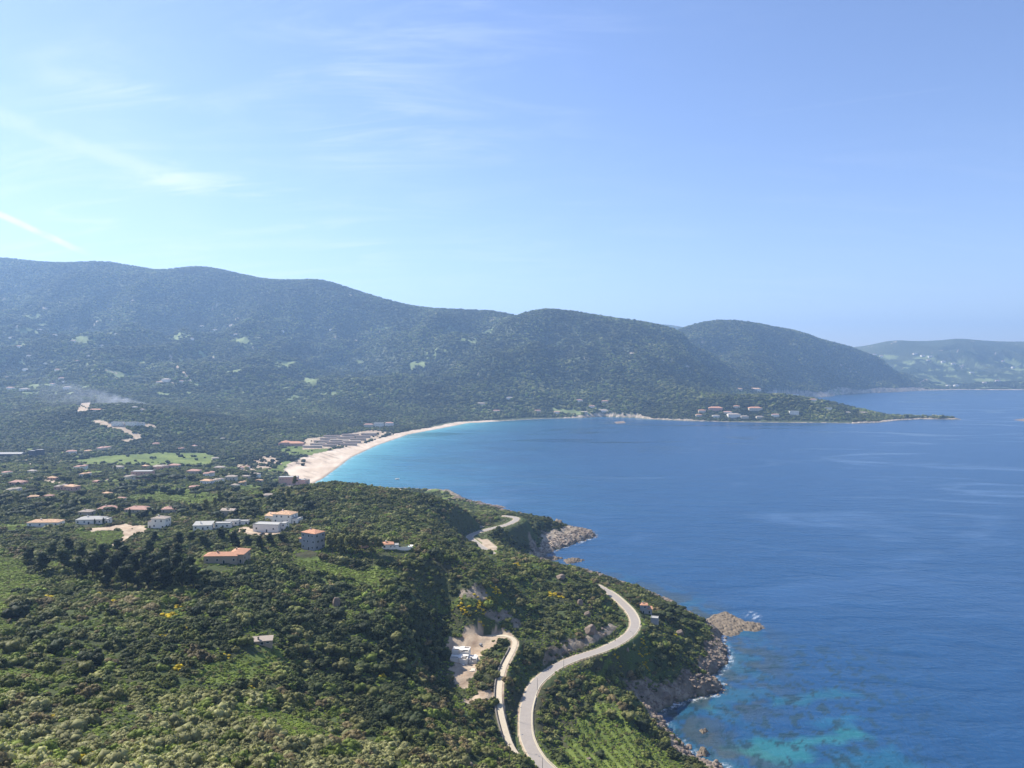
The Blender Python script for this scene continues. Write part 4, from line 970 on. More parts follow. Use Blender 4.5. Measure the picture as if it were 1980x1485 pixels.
# ---- the house shell under construction
def building_shell():
    p = at(897, 1290); s = p[1] / F; x, y = p[0] - 1, p[1] + 10; z = float(hgt(x, y)) + .2
    HOUSE_CLEAR.append((x, y, 11)); HOUSE_CLEAR.append((x, y - 9, 8)); HOUSE_CLEAR.append((x + 8, y, 7))
    root = empty('house_shell', (x, y, z + .1), -.10)
    tag(root, 'roofless white block-built house shell on a bare earth building site', 'house shell')
    H = 3.0; t = .22
    def wl(x0, y0, x1, y1, f, h=H): return (min(x0, x1) - t, max(x0, x1) + t, min(y0, y1) - t, max(y0, y1) + t, f, f + h)
    LV = [(-7.2, 3.0, 2.4, 9.0, 2.2), (-7.2, 3.0, -4.4, 2.0, .2), (3.4, 8.2, -1.6, 4.6, .6), (-5.6, 1.6, -10.6, -4.8, -2.8)]
    boxes('floor_slab', [(x0, x1, y0, y1, -7, f) for x0, x1, y0, y1, f in LV], MT['white'], root)
    ext, inn = [], []
    for q, (x0, x1, y0, y1, f) in enumerate(LV):
        xm = x0 + (x1 - x0) * (.42 + .1 * q % .2); ym = (y0 + y1) / 2; h = H if q != 2 else 1.5
        ext += [wl(x0 + t, y0 + t, x0 + t, y1 - t, f, h), wl(x1 - t, y0 + t, x1 - t, ym - .9, f, h), wl(x1 - t, ym + .5, x1 - t, y1 - t, f, h), wl(x0 + 3 * t + .01, y1 - t, x1 - 3 * t - .01, y1 - t, f, h), wl(x0 + 3 * t + .01, y0 + t, xm - .8, y0 + t, f, h), wl(xm + .8, y0 + t, x1 - 3 * t - .01, y0 + t, f, h * .8)]
        if q != 2: inn += [wl(xm, y0 + 3 * t + .6, xm, y1 - 3 * t - .01, f, h), wl(xm + 2 * t + .01, ym, x1 - 1.6, ym, f, h), wl(x0 + 1.2, ym - .5, xm - 2 * t - .01, ym - .5, f, h)]
    top = []
    for q, (x0, x1, y0, y1, f) in enumerate(LV):
        xm = (x0 + x1) / 2; ym = (y0 + y1) / 2; h = f + (H if q != 2 else 1.5) + .01
        top += [(x0, xm - .3, ym - 1.0, ym + 1.3, h, h + .25), (xm - .29, xm + 1.6, y0 + .2, y1, h, h + .25), (xm + 1.61, x1, ym + (.6 if q % 2 else -2.4), ym + (2.6 if q % 2 else .2), h, h + .25)]
    boxes('roof_slab', top, MT['white'], root)
    boxes('outer_wall', ext, MT['white'], root); boxes('partition', inn, MT['white'], root)
    boxes('column', [(5.4, 5.7, 1.0, 1.3, .6, 3.2), (-2.0, -1.7, -7.4, -7.1, -2.8, .6)], MT['grey'], root)
building_shell()
def pile_of(name, label, cat, px, py, n, r_, sz, mat, seed, group=None, sq=.6):
    p = at(px, py); rn = random.Random(seed); V, Fc = [], []
    for i in range(n):
        a, b_ = rn.gauss(0, r_ / 2), rn.gauss(0, r_ / 2); s0 = sz * rn.uniform(.5, 1.3)
        box(V, Fc, a - s0, a + s0 * rn.uniform(.6, 1.2), b_ - s0 * .7, b_ + s0 * .8, -.6, s0 * sq)
    o = pydata(name, V, Fc, mat); o.location = p; tag(o, label, cat, group)
pile_of('plank_stack', 'loose stack of pale planks on the building site in front of the house shell', 'stack', 915, 1296, 6, 1.6, 1.0, MT['cream'], 3, sq=.3)
pile_of('block_pile', 'pile of grey blocks behind the house shell on the building site', 'pile', 928, 1246, 7, 1.4, .5, MT['grey'], 4)
def pool():
    p = at(775, 1061); z = float(hgt(p[0], p[1])) + .35; x, y = p[0], p[1] + 3; HOUSE_CLEAR.append((x, y, 9)); HOUSE_CLEAR.append((x, y - 8, 6))
    root = empty('swimming_pool', (x, y, z), .1); tag(root, 'turquoise swimming pool on a white terrace beside the orange-roofed villa', 'swimming pool')
    boxes('terrace', [(-8, 8, -4.6, -3, -3, 0), (-8, 8, 3, 5, -3, 0), (-8, -5, -3, 3, -3, 0), (5, 8, -3, 3, -3, 0)], MT['white'], root)
    m, k, b = new_mat('pool_water'); b.inputs['Base Color'].default_value = (.10, .50, .50, 1); b.inputs['Roughness'].default_value = .08
    boxes('water', [(-5, 5, -3, 3, -1, -.12)], m, root)
    boxes('parapet', [(-8.1, 8.1, -4.8, -4.6, -3, .9)], MT['white'], root)
pool()
#HOUSES_END
def scatter(name, P, S, idx, tint, meshes, kind='stuff', rotx=None):
    """one object: copies of a few plant meshes on points"""
    me = mesh_from(name, P, np.zeros((0, 3), 'i'), None, False) if False else bpy.data.meshes.new(name)
    n = len(P); me.vertices.add(n); me.vertices.foreach_set('co', P.astype('f').ravel())
    rot = np.zeros((n, 3), 'f'); rot[:, 2] = rng.uniform(0, 6.283, n) if rotx is None else rotx
    rot[:, 0] = rng.normal(0, .10, n); rot[:, 1] = rng.normal(0, .10, n)
    tc = np.concatenate([tint, np.ones((n, 1))], 1).astype('f')
    for nm, ty, key, dat in (('rot', 'FLOAT_VECTOR', 'vector', rot), ('scl', 'FLOAT_VECTOR', 'vector', S.astype('f')), ('idx', 'INT', 'value', idx.astype('i')), ('tintc', 'FLOAT_COLOR', 'color', tc)):
        a = me.attributes.new(nm, ty, 'POINT'); a.data.foreach_set(key, np.ascontiguousarray(dat).ravel())
    ob = link(name, me)
    g = bpy.data.node_groups.new(name, 'GeometryNodeTree')
    g.interface.new_socket(name='Geometry', in_out='INPUT', socket_type='NodeSocketGeometry'); g.interface.new_socket(name='Geometry', in_out='OUTPUT', socket_type='NodeSocketGeometry')
    gi = g.nodes.new('NodeGroupInput'); go = g.nodes.new('NodeGroupOutput')
    ip = g.nodes.new('GeometryNodeInstanceOnPoints'); g.links.new(gi.outputs[0], ip.inputs['Points'])
    gt = g.nodes.new('GeometryNodeGeometryToInstance')
    for m_ in meshes:
        src = bpy.data.objects.new('plant_form', m_)
        oi = g.nodes.new('GeometryNodeObjectInfo'); oi.inputs['Object'].default_value = src; oi.inputs['As Instance'].default_value = False
        g2 = g.nodes.new('GeometryNodeGeometryToInstance'); g.links.new(oi.outputs['Geometry'], g2.inputs[0])
        if m_ is meshes[0]: jn = g.nodes.new('GeometryNodeJoinGeometry')
        g.links.new(g2.outputs[0], jn.inputs[0])
    g.links.new(jn.outputs[0], ip.inputs['Instance'])
    ip.inputs['Pick Instance'].default_value = True
    def na(nm, ty, sock):
        nd = g.nodes.new('GeometryNodeInputNamedAttribute'); nd.data_type = ty; nd.inputs['Name'].default_value = nm
        g.links.new(nd.outputs[0], ip.inputs[sock])
    na('idx', 'INT', 'Instance Index'); na('rot', 'FLOAT_VECTOR', 'Rotation'); na('scl', 'FLOAT_VECTOR', 'Scale')
    g.links.new(ip.outputs[0], go.inputs[0])
    md = ob.modifiers.new('spread', 'NODES'); md.node_group = g
    tag(ob, kind=kind)
    return ob

def frame_px(x, y, z):
    yy = y * CP - (z - EYE) * SP; zz = y * SP + (z - EYE) * CP
    return 990 + F * x / yy, 742.5 - F * zz / yy
def tints(keys): return np.array([TINT[k] for k in keys])
#THINGS_BEGIN
# ------------------------------------------------------------------ single trees
TREE_KINDS = {'pine': (PINES, T_PINE, 'pine_tree', 'pine'), 'umbrella': (UMBR, T_UMB, 'umbrella_pine', 'umbrella pine'), 'tall': (TALL, T_TALL, 'tall_pine', 'pine'), 'oak': (OAKS, T_OAK, 'oak_tree', 'oak'), 'cypress': (CYPR, T_CYP, 'cypress_tree', 'cypress')}
tr = random.Random(21)
def tree(kind, x, y, h, label, group, tint='pine', wide=None, z=None, var=.25):
    """oak crowns have unit radius; the other kinds have unit height"""
    crowns, trunk, nm, cat = TREE_KINDS[kind]
    z = float(hgt(x, y)) if z is None else z
    root = empty(nm, (x, y, z - .2), tr.uniform(0, 6.28)); tag(root, label, cat, group)
    w = wide or h * tr.uniform(.85, 1.15)
    sc = (w, w, h)
    c = link('crown', tr.choice(crowns), root); c.scale = sc
    k = tr.uniform(1 - var, 1 + 1.8 * var); c['tintc'] = [v * k for v in TINT[tint]]
    t = link('trunk', trunk, root); t.scale = sc if kind != 'oak' else (w, w, h)
    return root
DARKP = 'dark pines of the grove on the left'
for px, py, h in [(60, 1090, 9), (82, 1108, 11), (105, 1082, 10), (125, 1105, 12), (148, 1120, 11), (160, 1085, 10), (180, 1118, 13), (198, 1095, 12), (205, 1135, 12), (222, 1118, 13), (240, 1098, 12), (245, 1140, 12), (262, 1122, 14), (280, 1105, 12), (286, 1142, 13), (300, 1120, 13), (318, 1136, 14), (322, 1098, 12), (340, 1120, 13), (352, 1142, 13), (366, 1118, 12), (374, 1138, 11), (230, 1075, 10), (290, 1078, 10), (130, 1070, 9), (345, 1085, 10),
                  (395, 1062, 9), (425, 1048, 9), (450, 1058, 10), (478, 1062, 9), (500, 1064, 9), (345, 1056, 9), (372, 1052, 8), (520, 1056, 8), (545, 1052, 7), (300, 1052, 8)]:
    p = at(px, py)
    tree('pine', p[0], p[1], h * 1.15, 'tall dark pine in the grove between the meadow and the orange-roofed stone house', DARKP, 'pine')
for px, py in [(636, 1066), (643, 1068), (650, 1064), (657, 1069), (664, 1066), (671, 1070), (678, 1067), (686, 1071), (693, 1068), (701, 1071), (709, 1069), (718, 1072), (727, 1069), (735, 1072), (648, 1054), (668, 1055), (690, 1056), (628, 1058)]:
    p = at(px, py)
    tree('tall', p[0], p[1], tr.uniform(10, 12.5), 'tall thin-trunked pine in the row above the shaded bank', 'row of tall thin pines beside the pool villa', 'olive', 11.5)
for px, py, h in [(1218, 1166, 8), (1230, 1172, 7), (1270, 1178, 7), (1282, 1184, 8), (1292, 1190, 8), (1300, 1180, 8), (1308, 1195, 8), (1316, 1188, 8), (1326, 1200, 8), (1290, 1202, 8), (1304, 1208, 7), (1322, 1212, 7), (1336, 1214, 6), (1278, 1196, 7)]:
    p = at(px, py)
    tree('umbrella', p[0], p[1], h, 'wind-shaped dark pine on the cliff top beside the tower-like house', 'pines on the cliff top by the tower-like house', 'dark', h * 1.15)
for px, py, r_ in [(255, 950, 5), (300, 948, 5), (285, 952, 4.5), (318, 954, 7), (350, 956, 6), (378, 962, 5), (405, 958, 5), (425, 950, 6), (440, 962, 4.5), (310, 932, 8), (340, 935, 8), (370, 930, 6), (528, 945, 8), (515, 950, 5), (240, 945, 6)]:
    p = at(px, py)
    if px in (255, 310, 340, 378, 405): tree('umbrella', p[0], p[1], r_ * 1.8, 'broad dark umbrella pine beside the village lawn', 'umbrella pines round the village lawn', 'pine', r_ * 2.6)
    else: tree('oak', p[0], p[1], r_ * 1.05, 'big round dark tree on the lawn below the pink village building', 'round dark trees round the village lawn', 'pine', r_)
for px, py, h in [(190, 1000, 7), (197, 999, 6), (251, 1002, 9), (183, 1014, 5), (200, 1014, 6)]:
    p = at(px, py); tree('cypress', p[0], p[1], h, 'slim dark cypress beside the rose tiled villas', 'cypresses beside the tiled villas', 'pine')
for px, py, r_, lb in [(33, 1196, 5.5, 'large round dark bush-like oak at the left edge beside the bright meadow'), (44, 1214, 3.2, 'smaller round grey oak just in front of the large one at the left edge'), (175, 1290, 5.0, 'large dark oak, right one of the touching pair left of the yellow broom'), (160, 1302, 3.6, 'round grey-green oak, front one of the touching pair left of the yellow broom'),
                       (75, 1240, 4.0, 'dark spreading oak behind the pale green meadow at the left'), (108, 1262, 4.2, 'dark oak right of the pale green meadow at the left'), (20, 1262, 4.0, 'grey spreading oak at the left edge behind the pale meadow'), (380, 1188, 3.4, 'round dark oak right of the yellow broom streak'), (215, 1190, 3, 'small dark oak in the open scrub below the grove'),
                       (1215, 1395, 4.5, 'wide grey-green tree at the cliff edge over the small cove'), (1180, 1385, 3.4, 'grey tree at the top of the terraced garden'), (1245, 1412, 4.5, 'dark spreading tree on the very edge of the cliff above the cove'), (1160, 1465, 2.8, 'round dark tree in the terraced garden, right'), (1105, 1350, 3.6, 'large dark round tree just below the road at the garden top'), (1068, 1345, 3.0, 'round dark tree beside the road above the garden'),
                       (1115, 1325, 3.4, 'dark round tree beside the road where it turns towards the bend'), (840, 1075, 4.5, 'dark conical tree at the right end of the shaded bank'), (1000, 1300, 2.6, 'grey-leaved tree between the dirt track and the coast road')]:
    p = at(px, py); tree('oak', p[0], p[1], r_ * .95, lb, None, 'olive' if 'grey' in lb else 'pine', r_)
for px, py, r_ in [(388, 1036, 3), (404, 1034, 2.6), (420, 1035, 3.2), (438, 1033, 2.8), (455, 1031, 3), (470, 1030, 2.6), (430, 1016, 2.6), (470, 1008, 3), (486, 1022, 2.6), (120, 1022, 3), (138, 1024, 2.6), (52, 1024, 2.4), (320, 1034, 3), (284, 1034, 3), (545, 1040, 2.8), (566, 1036, 2.6), (572, 1052, 2.6)]:
    p = at(px, py); tree('oak', p[0], p[1], r_, 'round garden tree in front of the pale houses on the near hill', 'garden trees in front of the pale houses', tr.choice(['dark', 'mid', 'olive']), r_)
def thicket_trees():
    n = 0
    while n < 85:
        px, py = tr.uniform(395, 860), tr.uniform(1120, 1440)
        p = at(px, py)
        if not bool(inside(np.array([p[0]]), np.array([p[1]]), P_DARK)[0]) or any((p[0] - a) ** 2 + (p[1] - b) ** 2 < c * c for a, b, c in HOUSE_CLEAR): continue
        n += 1; r_ = tr.uniform(2.2, 4.6)
        tree('oak', p[0], p[1], r_ * tr.uniform(.75, 1.0), 'round-crowned dark holm oak rising out of the dark thicket', 'holm oaks of the dark thicket', tr.choice(['dark', 'dark', 'mid', 'pine', 'olive']), r_)
thicket_trees()
for a_ in [(898, 1048, 9), (912, 1058, 9), (930, 1070, 9), (950, 1078, 8), (905, 1040, 7)]:
    p = at(a_[0], a_[1]); HOUSE_CLEAR.append((p[0], p[1], a_[2]))
def village_trees():
    n = 0; made = []
    while n < 290:
        px, py = tr.uniform(-5, 600), 872 + 132 * tr.random() ** .9
        p = at(px, py)
        if p[2] < 3 or any((p[0] - a) ** 2 + (p[1] - b) ** 2 < (c * .55) ** 2 for a, b, c in HOUSE_CLEAR): continue
        iv, iu = ground_class(np.array([p[0]]), np.array([p[1]]))
        if CLS[iv, iu][0] not in (HILL,) and tr.random() > .06: continue
        if any((p[0] - a) ** 2 + (p[1] - b) ** 2 < 16 for a, b in made): continue
        made.append((p[0], p[1])); n += 1
        r_ = tr.uniform(3.0, 6.0); q = tr.random()
        if q < .72: tree('oak', p[0], p[1], r_ * .95, 'round dark evergreen tree among the village houses', 'round trees among the village houses', tr.choice(['pine', 'dark', 'dark', 'mid']), r_)
        elif q < .88: tree('umbrella', p[0], p[1], r_ * 2.0, 'flat-topped umbrella pine among the village houses', 'umbrella pines among the village houses', 'pine', r_ * 2.4)
        else: tree('tall', p[0], p[1], r_ * 2.6, 'loose bare-looking poplar among the village houses', 'thin pale trees among the village houses', 'olive', r_ * 2.0)
village_trees()

# ------------------------------------------------------------------ road, track and their edges
def ribbon(name, P, o0, o1, lift, mat, kind='structure', parent=None, th=None):
    """a strip between two sideways offsets of a line; th gives it thickness (a kerb or wall)"""
    V, Fc = [], []
    n = len(P)
    for j in range(n):
        a, b = P[max(j - 1, 0)], P[min(j + 1, n - 1)]; dx, dy = b[0] - a[0], b[1] - a[1]; L = math.hypot(dx, dy); nx, ny = dy / L, -dx / L
        x, y, z = P[j]
        V += [(x + nx * o0, y + ny * o0, z + lift), (x + nx * o1, y + ny * o1, z + lift)]
        if th: V += [(x + nx * o1, y + ny * o1, z + lift - th), (x + nx * o0, y + ny * o0, z + lift - th)]
    k = 4 if th else 2
    for j in range(n - 1):
        for i in range(k if th else 1):
            a, b = j * k + i, j * k + (i + 1) % k
            Fc.append((a, b, b + k, a + k))
    if th: Fc += [(0, 1, 2, 3), tuple((n - 1) * 4 + i for i in (3, 2, 1, 0))]
    return pydata(name, V, Fc, mat, parent)
RS = resample(ROAD, 1.6)
tag(ribbon('road', RS, -2.95, 2.95, .10, MT['asphalt']), kind='structure')
tag(ribbon('road_verge', RS, 2.97, 3.5, .14, MT['verge'], th=.3), kind='structure')
tag(ribbon('road_verge', RS, -3.35, -2.97, .12, MT['verge'], th=.3), kind='structure')
tag(ribbon('dirt_track', resample(TRACK, 1.5), -1.5, 1.5, .12, smat('pale_track', (.50, .42, .30), .95, .05, .6, .2)), kind='structure')
w_ = ribbon('parapet_wall', RS[4:64], 3.6, 3.9, .62, MT['verge'], th=1.6); tag(w_, 'low pale parapet wall along the outer edge of the coast road in the first curve', 'wall')
w_ = ribbon('parapet_wall', RS[150:196], 3.6, 3.9, .62, MT['verge'], th=1.6); tag(w_, 'low pale parapet wall along the road above the tower-like house', 'wall')
TS = resample(TRACK, 2.0)
w_ = ribbon('retaining_wall', TS[14:62], 2.3, 2.9, .9, MT['wallstone'], th=4.0); tag(w_, 'dark stone retaining wall along the dirt track by the building site', 'wall')
def lamp(px, py, h, label, armdir):
    p = atz(px, py, 36.3); z = float(hgt(p[0], p[1]))
    root = empty('street_lamp', (p[0], p[1], z), armdir); tag(root, label, 'street lamp', 'street lamps along the coast road')
    V, Fc = tube([(0, 0, -.3), (0, 0, h * .5), (0, 0, h)], [.16, .12, .08], 8); pydata('pole', V, Fc, MT['metal'], root, True)
    V, Fc = tube([(0, 0, h - .1), (.5, 0, h + .2), (1.5, 0, h + .35)], [.06, .055, .05], 6); pydata('arm', V, Fc, MT['metal'], root, True)
    V, Fc = [], []; box(V, Fc, 1.35, 2.15, -.16, .16, h + .27, h + .42); box(V, Fc, 1.45, 2.05, -.11, .11, h + .20, h + .268)
    pydata('lamp_head', V, Fc, MT['metal'], root)
    V, Fc = [], []; box(V, Fc, -.25, .25, -.25, .25, -.4, .12); pydata('base', V, Fc, MT['grey'], root)
for px, py, lb, ad in [(1049, 1487, 'street lamp nearest the bottom edge, on the outer side of the road', 2.6), (1003, 1446, 'street lamp on the inner road side opposite the end of the dirt track', .2), (1001, 1394, 'street lamp on the inner road side at the start of the first curve', .2), (1039, 1337, 'street lamp on the outer side in the middle of the first curve', 2.2),
                       (1090, 1297, 'street lamp on the outer side at the end of the first curve', 2.0), (1224, 1238, 'street lamp on the outer side at the sharp bend', 2.4), (1219, 1160, 'street lamp near the tower-like house above the bend', 3.0), (948, 1016, 'street lamp beside the upper hairpin of the road', 1.2), (1004, 1011, 'street lamp at the outer rim of the upper hairpin', 3.0)]:
    lamp(px, py, 7.0, lb, ad)
def utility_pole(px, py, h, label):
    p = at(px, py); root = empty('utility_pole', p, .3); tag(root, label, 'utility pole', 'utility poles on the near hill')
    V, Fc = tube([(0, 0, -.5), (0, 0, h)], [.14, .10], 7); pydata('pole', V, Fc, M_BARK, root, True)
    boxes('crossarm', [(-.8, .8, -.06, .06, h - .6, h - .45)], M_BARK, root)
for a in [(211, 1020, 9, 'wooden utility pole beside the pale earth forecourt'), (1013, 1262, 8, 'wooden utility pole between dirt track and coast road'), (985, 1478, 9, 'wooden utility pole at the lower end of the dirt track'), (1190, 1240, 8, 'utility pole on the inner side of the bend'), (720, 1104, 8, 'utility pole below the shaded bank')]: utility_pole(*a)

# ------------------------------------------------------------------ rocks
def rock_mesh(name, seed, sub=3, flat=.7, cuts=9, rgh=.10):
    """a boulder: a sphere cut by planes, then roughened"""
    r = np.random.default_rng(seed); v, f = (ICO3 if sub == 3 else ICO2); v = v.copy()
    for i in range(cuts):
        nrm = r.normal(size=3); nrm /= np.linalg.norm(nrm); d = r.uniform(.5, .85)
        t = v @ nrm - d; v = v - np.outer(np.where(t > 0, t, 0), nrm)
    nn = perlin(v[:, 0] * 2.6 + seed, v[:, 1] * 2.6 + v[:, 2] * 2, seed) + .5 * perlin(v[:, 0] * 6, v[:, 2] * 6 + v[:, 1] * 3, seed + 1)
    v = v * (1 + rgh * nn[:, None]); v[:, 2] *= flat
    return mesh_from(name, v, f, MROCK, False)
MROCK = smat('granite_boulder', (.20, .152, .115), .9, .10, 1.4, .7)
MROCKR = smat('reddish_granite', (.165, .130, .092), .95, .25, .45, .85)
BOULD = [rock_mesh('boulder', 400 + i, 2, .7) for i in range(5)]
BIG = [rock_mesh('boulder', 410 + i, 3, 1.0, 10, .14) for i in range(3)]
def rubble():
    x, y = jitter_grid(1.9, 330, 1250, -.3, .35); z = hgt(x, y); iv, iu = ground_class(x, y); cls = CLS[iv, iu]; sd = SD[iv, iu]; n = len(x)
    near = polydist(x, y, COAST_NEAR)
    keep = (((cls == ROCK) & (sd < 20) & (rng.random(n) < .85)) | ((sd <= 0) & (sd > -3.5 - 4 * np.clip(fbm(x / 14, y / 14, 2, 501), 0, 1)) & (rng.random(n) < .35))) & (near < 34)
    keep |= (cls == ROCK) & (rng.random(n) < .10)
    keep &= visible(x, y, z, 4)
    x, y, z, sd = [a[keep] for a in (x, y, z, sd)]; n = len(x)
    s = .45 + 1.5 * rng.random(n) ** 2.6; z = np.maximum(z, -.3)
    sc = np.stack([s * rng.uniform(.8, 1.5, n), s * rng.uniform(.8, 1.3, n), s * rng.uniform(.6, 1.1, n)], 1)
    scatter('shore_rubble', np.stack([x, y, z], 1), sc, rng.integers(0, 5, n), np.ones((n, 3)), BOULD)
rubble()
def boulder(px, py, w, h, label, k, mat=None, z=None, group=None):
    p = at(px, py) if z is None else atz(px, py, z); s = p[1] / F
    o = link('boulder', BIG[k].copy() if mat else BIG[k]); 
    if mat: o.data.materials[0] = mat
    o.location = (p[0], p[1] + w * s * .3, p[2] + h * s * .25); o.scale = (w * s * .55, w * s * .5, h * s * .62); o.rotation_euler = (0, 0, k * 1.7)
    HOUSE_CLEAR.append((p[0], p[1], w * s)); tag(o, label, 'boulder', group)
for a in [(1143, 1230, 24, 24, 'large grey rounded boulder above the road cut before the bend', 0), (650, 1172, 15, 22, 'upright grey boulder in the dark thicket above the ruined hut', 1), (1137, 1193, 13, 14, 'small pale boulder higher on the knoll behind the large grey one', 2), (1122, 1170, 12, 14, 'pale boulder near the top of the knoll', 1),
          (1290, 1356, 17, 18, 'round boulder at the foot of the cove cliff', 2), (905, 1484, 20, 10, 'pale boulder among shrubs at the bottom edge left of the road', 1), (1140, 1470, 10, 6, 'flat pale stone in the terraced garden', 2), (1213, 1262, 10, 9, 'pale boulder just outside the sharp road bend', 0), (1316, 1228, 15, 12, 'pale boulder below the cliff-top pines', 2), (1085, 1122, 20, 12, 'flat pale rock on the back of the knoll', 0)]:
    boulder(*a)
def islet(name, pts, hmax, label, mat, seed, cat='rock islet'):
    P = [atz(px, py, 0)[:2] for px, py in pts]; xs = [p[0] for p in P]; ys = [p[1] for p in P]
    n = 90; X, Y = np.meshgrid(np.linspace(min(xs) - 3, max(xs) + 3, n), np.linspace(min(ys) - 6, max(ys) + 6, n))
    wx = X + 1.6 * fbm(X / 4, Y / 6, 3, seed); wy = Y + 2.2 * fbm(X / 4, Y / 6, 3, seed + 1)
    d = polydist(wx, wy, P, True); d = np.where(inside(wx, wy, P), d, -d); ext = min(max(xs) - min(xs), max(ys) - min(ys)) / 2
    zz = hmax * np.clip(d / (ext * .55), -.6, 1) ** 1 * (.75 + .25 * fbm(X / 5, Y / 5, 2, seed + 2)) + sstep(d, -1.5, 1.5) * (ridged(X / 3.4 + Y / 8, Y / 6 - X / 9, 5, seed + 3) * 1.25 * min(1.5, .4 + hmax * .45) + .2 - .9 * sstep(fbm(X / 5, Y / 5, 3, seed + 9), .0, .25))
    i = np.arange(n - 1)[:, None] * n + np.arange(n - 1)[None]; f = np.stack([i, i + 1, i + 1 + n, i + n], -1).reshape(-1, 4)
    f = f[d.reshape(-1)[f].max(1) > -2.5]
    cx, cy = np.mean(xs), np.mean(ys)
    co = np.stack([X - cx, Y - cy, zz], -1).reshape(-1, 3); used = np.unique(f); rem = np.zeros(len(co), 'i'); rem[used] = np.arange(len(used))
    o = link(name, mesh_from(name, co[used], rem[f], mat, False)); o.location = (cx, cy, 0); tag(o, label, cat)
islet('rock_islet', [(1364, 1199), (1385, 1188), (1405, 1184), (1420, 1192), (1440, 1202), (1470, 1206), (1477, 1214), (1462, 1221), (1435, 1219), (1425, 1228), (1408, 1230), (1390, 1222), (1378, 1212)], 1.7, 'large jagged brown rock islet just off the rocky point', MROCKR, 600)
islet('rock_islet', [(1090, 1083), (1105, 1080), (1118, 1081), (1130, 1083), (1115, 1088), (1097, 1090)], 1.8, 'small flat reddish rock islet in the bay below the white headland', MROCKR, 610)
islet('rock_islet', [(1048, 1079), (1070, 1076), (1090, 1079), (1075, 1083), (1052, 1085)], 1.6, 'low reddish reef joined nearly to the shore beside the small islet', MROCKR, 620)
islet('rock_islet', [(1354, 1413), (1364, 1410), (1369, 1414), (1360, 1418)], 1.2, 'small brown rock breaking the surface in the cove', MROCKR, 630)
islet('rock_islet', [(1352, 1450), (1362, 1446), (1369, 1454), (1364, 1462), (1354, 1460)], 2.2, 'small upright rock standing in the water near the bottom shore', MROCKR, 640)
islet('rock_islet', [(940, 979), (960, 977), (978, 981), (960, 984)], 1.8, 'low pale rocks in the water behind the upper hairpin', MROCK, 650)
islet('rock_islet', [(1960, 812), (1985, 809), (2040, 809), (2040, 815), (1985, 815)], 1.4, 'thin low reef at the right edge beyond the headland tip', MROCK, 660)
islet('rock_islet', [(1188, 816), (1206, 814), (1210, 818), (1192, 819)], 1.0, 'tiny pale reef off the little pink beach', MROCK, 670)

# ------------------------------------------------------------------ boat and car
def boat(px, py, L, rot, label):
    p = atz(px, py, 0); root = empty('motor_boat', (p[0], p[1], 0), rot); tag(root, label, 'motor boat')
    V, Fc = [], []; st = [(-.5, .17, .0), (-.3, .19, .0), (.1, .18, .0), (.35, .11, .03), (.5, .01, .07)]
    for sx, w, dz in st: V += [(sx * L, -w * L, .13 * L + dz * L), (sx * L, -w * L * .6, -.03 * L), (sx * L, w * L * .6, -.03 * L), (sx * L, w * L, .13 * L + dz * L)]
    for j in range(4):
        for i in range(3): a = j * 4 + i; Fc.append((a, a + 4, a + 5, a + 1))
        a = j * 4; Fc.append((a + 3, a + 7, a + 4, a))
    Fc += [(0, 1, 2, 3)]
    pydata('hull', V, Fc, MT['white'], root)
    boxes('cabin', [(-.1 * L, .18 * L, -.1 * L, .1 * L, .12 * L, .27 * L)], MT['white'], root)
    boxes('windscreen', [(.18 * L, .2 * L, -.09 * L, .09 * L, .17 * L, .26 * L)], MT['glass'], root)
    boxes('engine', [(-.56 * L, -.505 * L, -.03 * L, .03 * L, .02 * L, .2 * L)], MT['dark'], root)
boat(768, 927, 8.5, .25, 'small white motor boat anchored in the bay off the beach')
def car(px, py, rot, label):
    p = at(px, py); root = empty('parked_car', p, rot); tag(root, label, 'car'); mp = smat('dark_car_paint', (.03, .03, .035), .3, 0, 3, .05)
    V, Fc = [], []; prof = [(-2.1, .35), (-2.1, .85), (-1.2, .95), (-.8, 1.42), (.7, 1.45), (1.3, .98), (2.05, .85), (2.1, .35)]
    for y in (-.85, .85):
        for a, b in prof: V.append((a, y * (.84 if b > 1.2 else 1), b))
    Fc = [tuple(range(8)), tuple(range(15, 7, -1))] + [(i, i + 8, (i + 1) % 8 + 8, (i + 1) % 8) for i in range(8)]
    pydata('body', V, Fc, mp, root)
    boxes('side_window', [(-.75, .75, -.80, -.76, 1.0, 1.36)], MT['glass'], root)
    for a in (-1.3, 1.3):
        for b in (-.8, .8):
            v, f = tube([(0, 0, -.11), (0, 0, .11)], [.33, .33], 12); f.append(tuple(range(12))[::-1]); f.append(tuple(range(12, 24)))
            w = pydata('wheel', v, f, MT['dark'], root); w.location = (a, b, .33); w.rotation_euler = (R(90), 0, 0)
HOUSE_CLEAR.append((at(507, 1034)[0], at(507, 1034)[1], 6))
car(507, 1034, .9, 'dark car parked on the pale forecourt of the white flat-roofed bungalow')
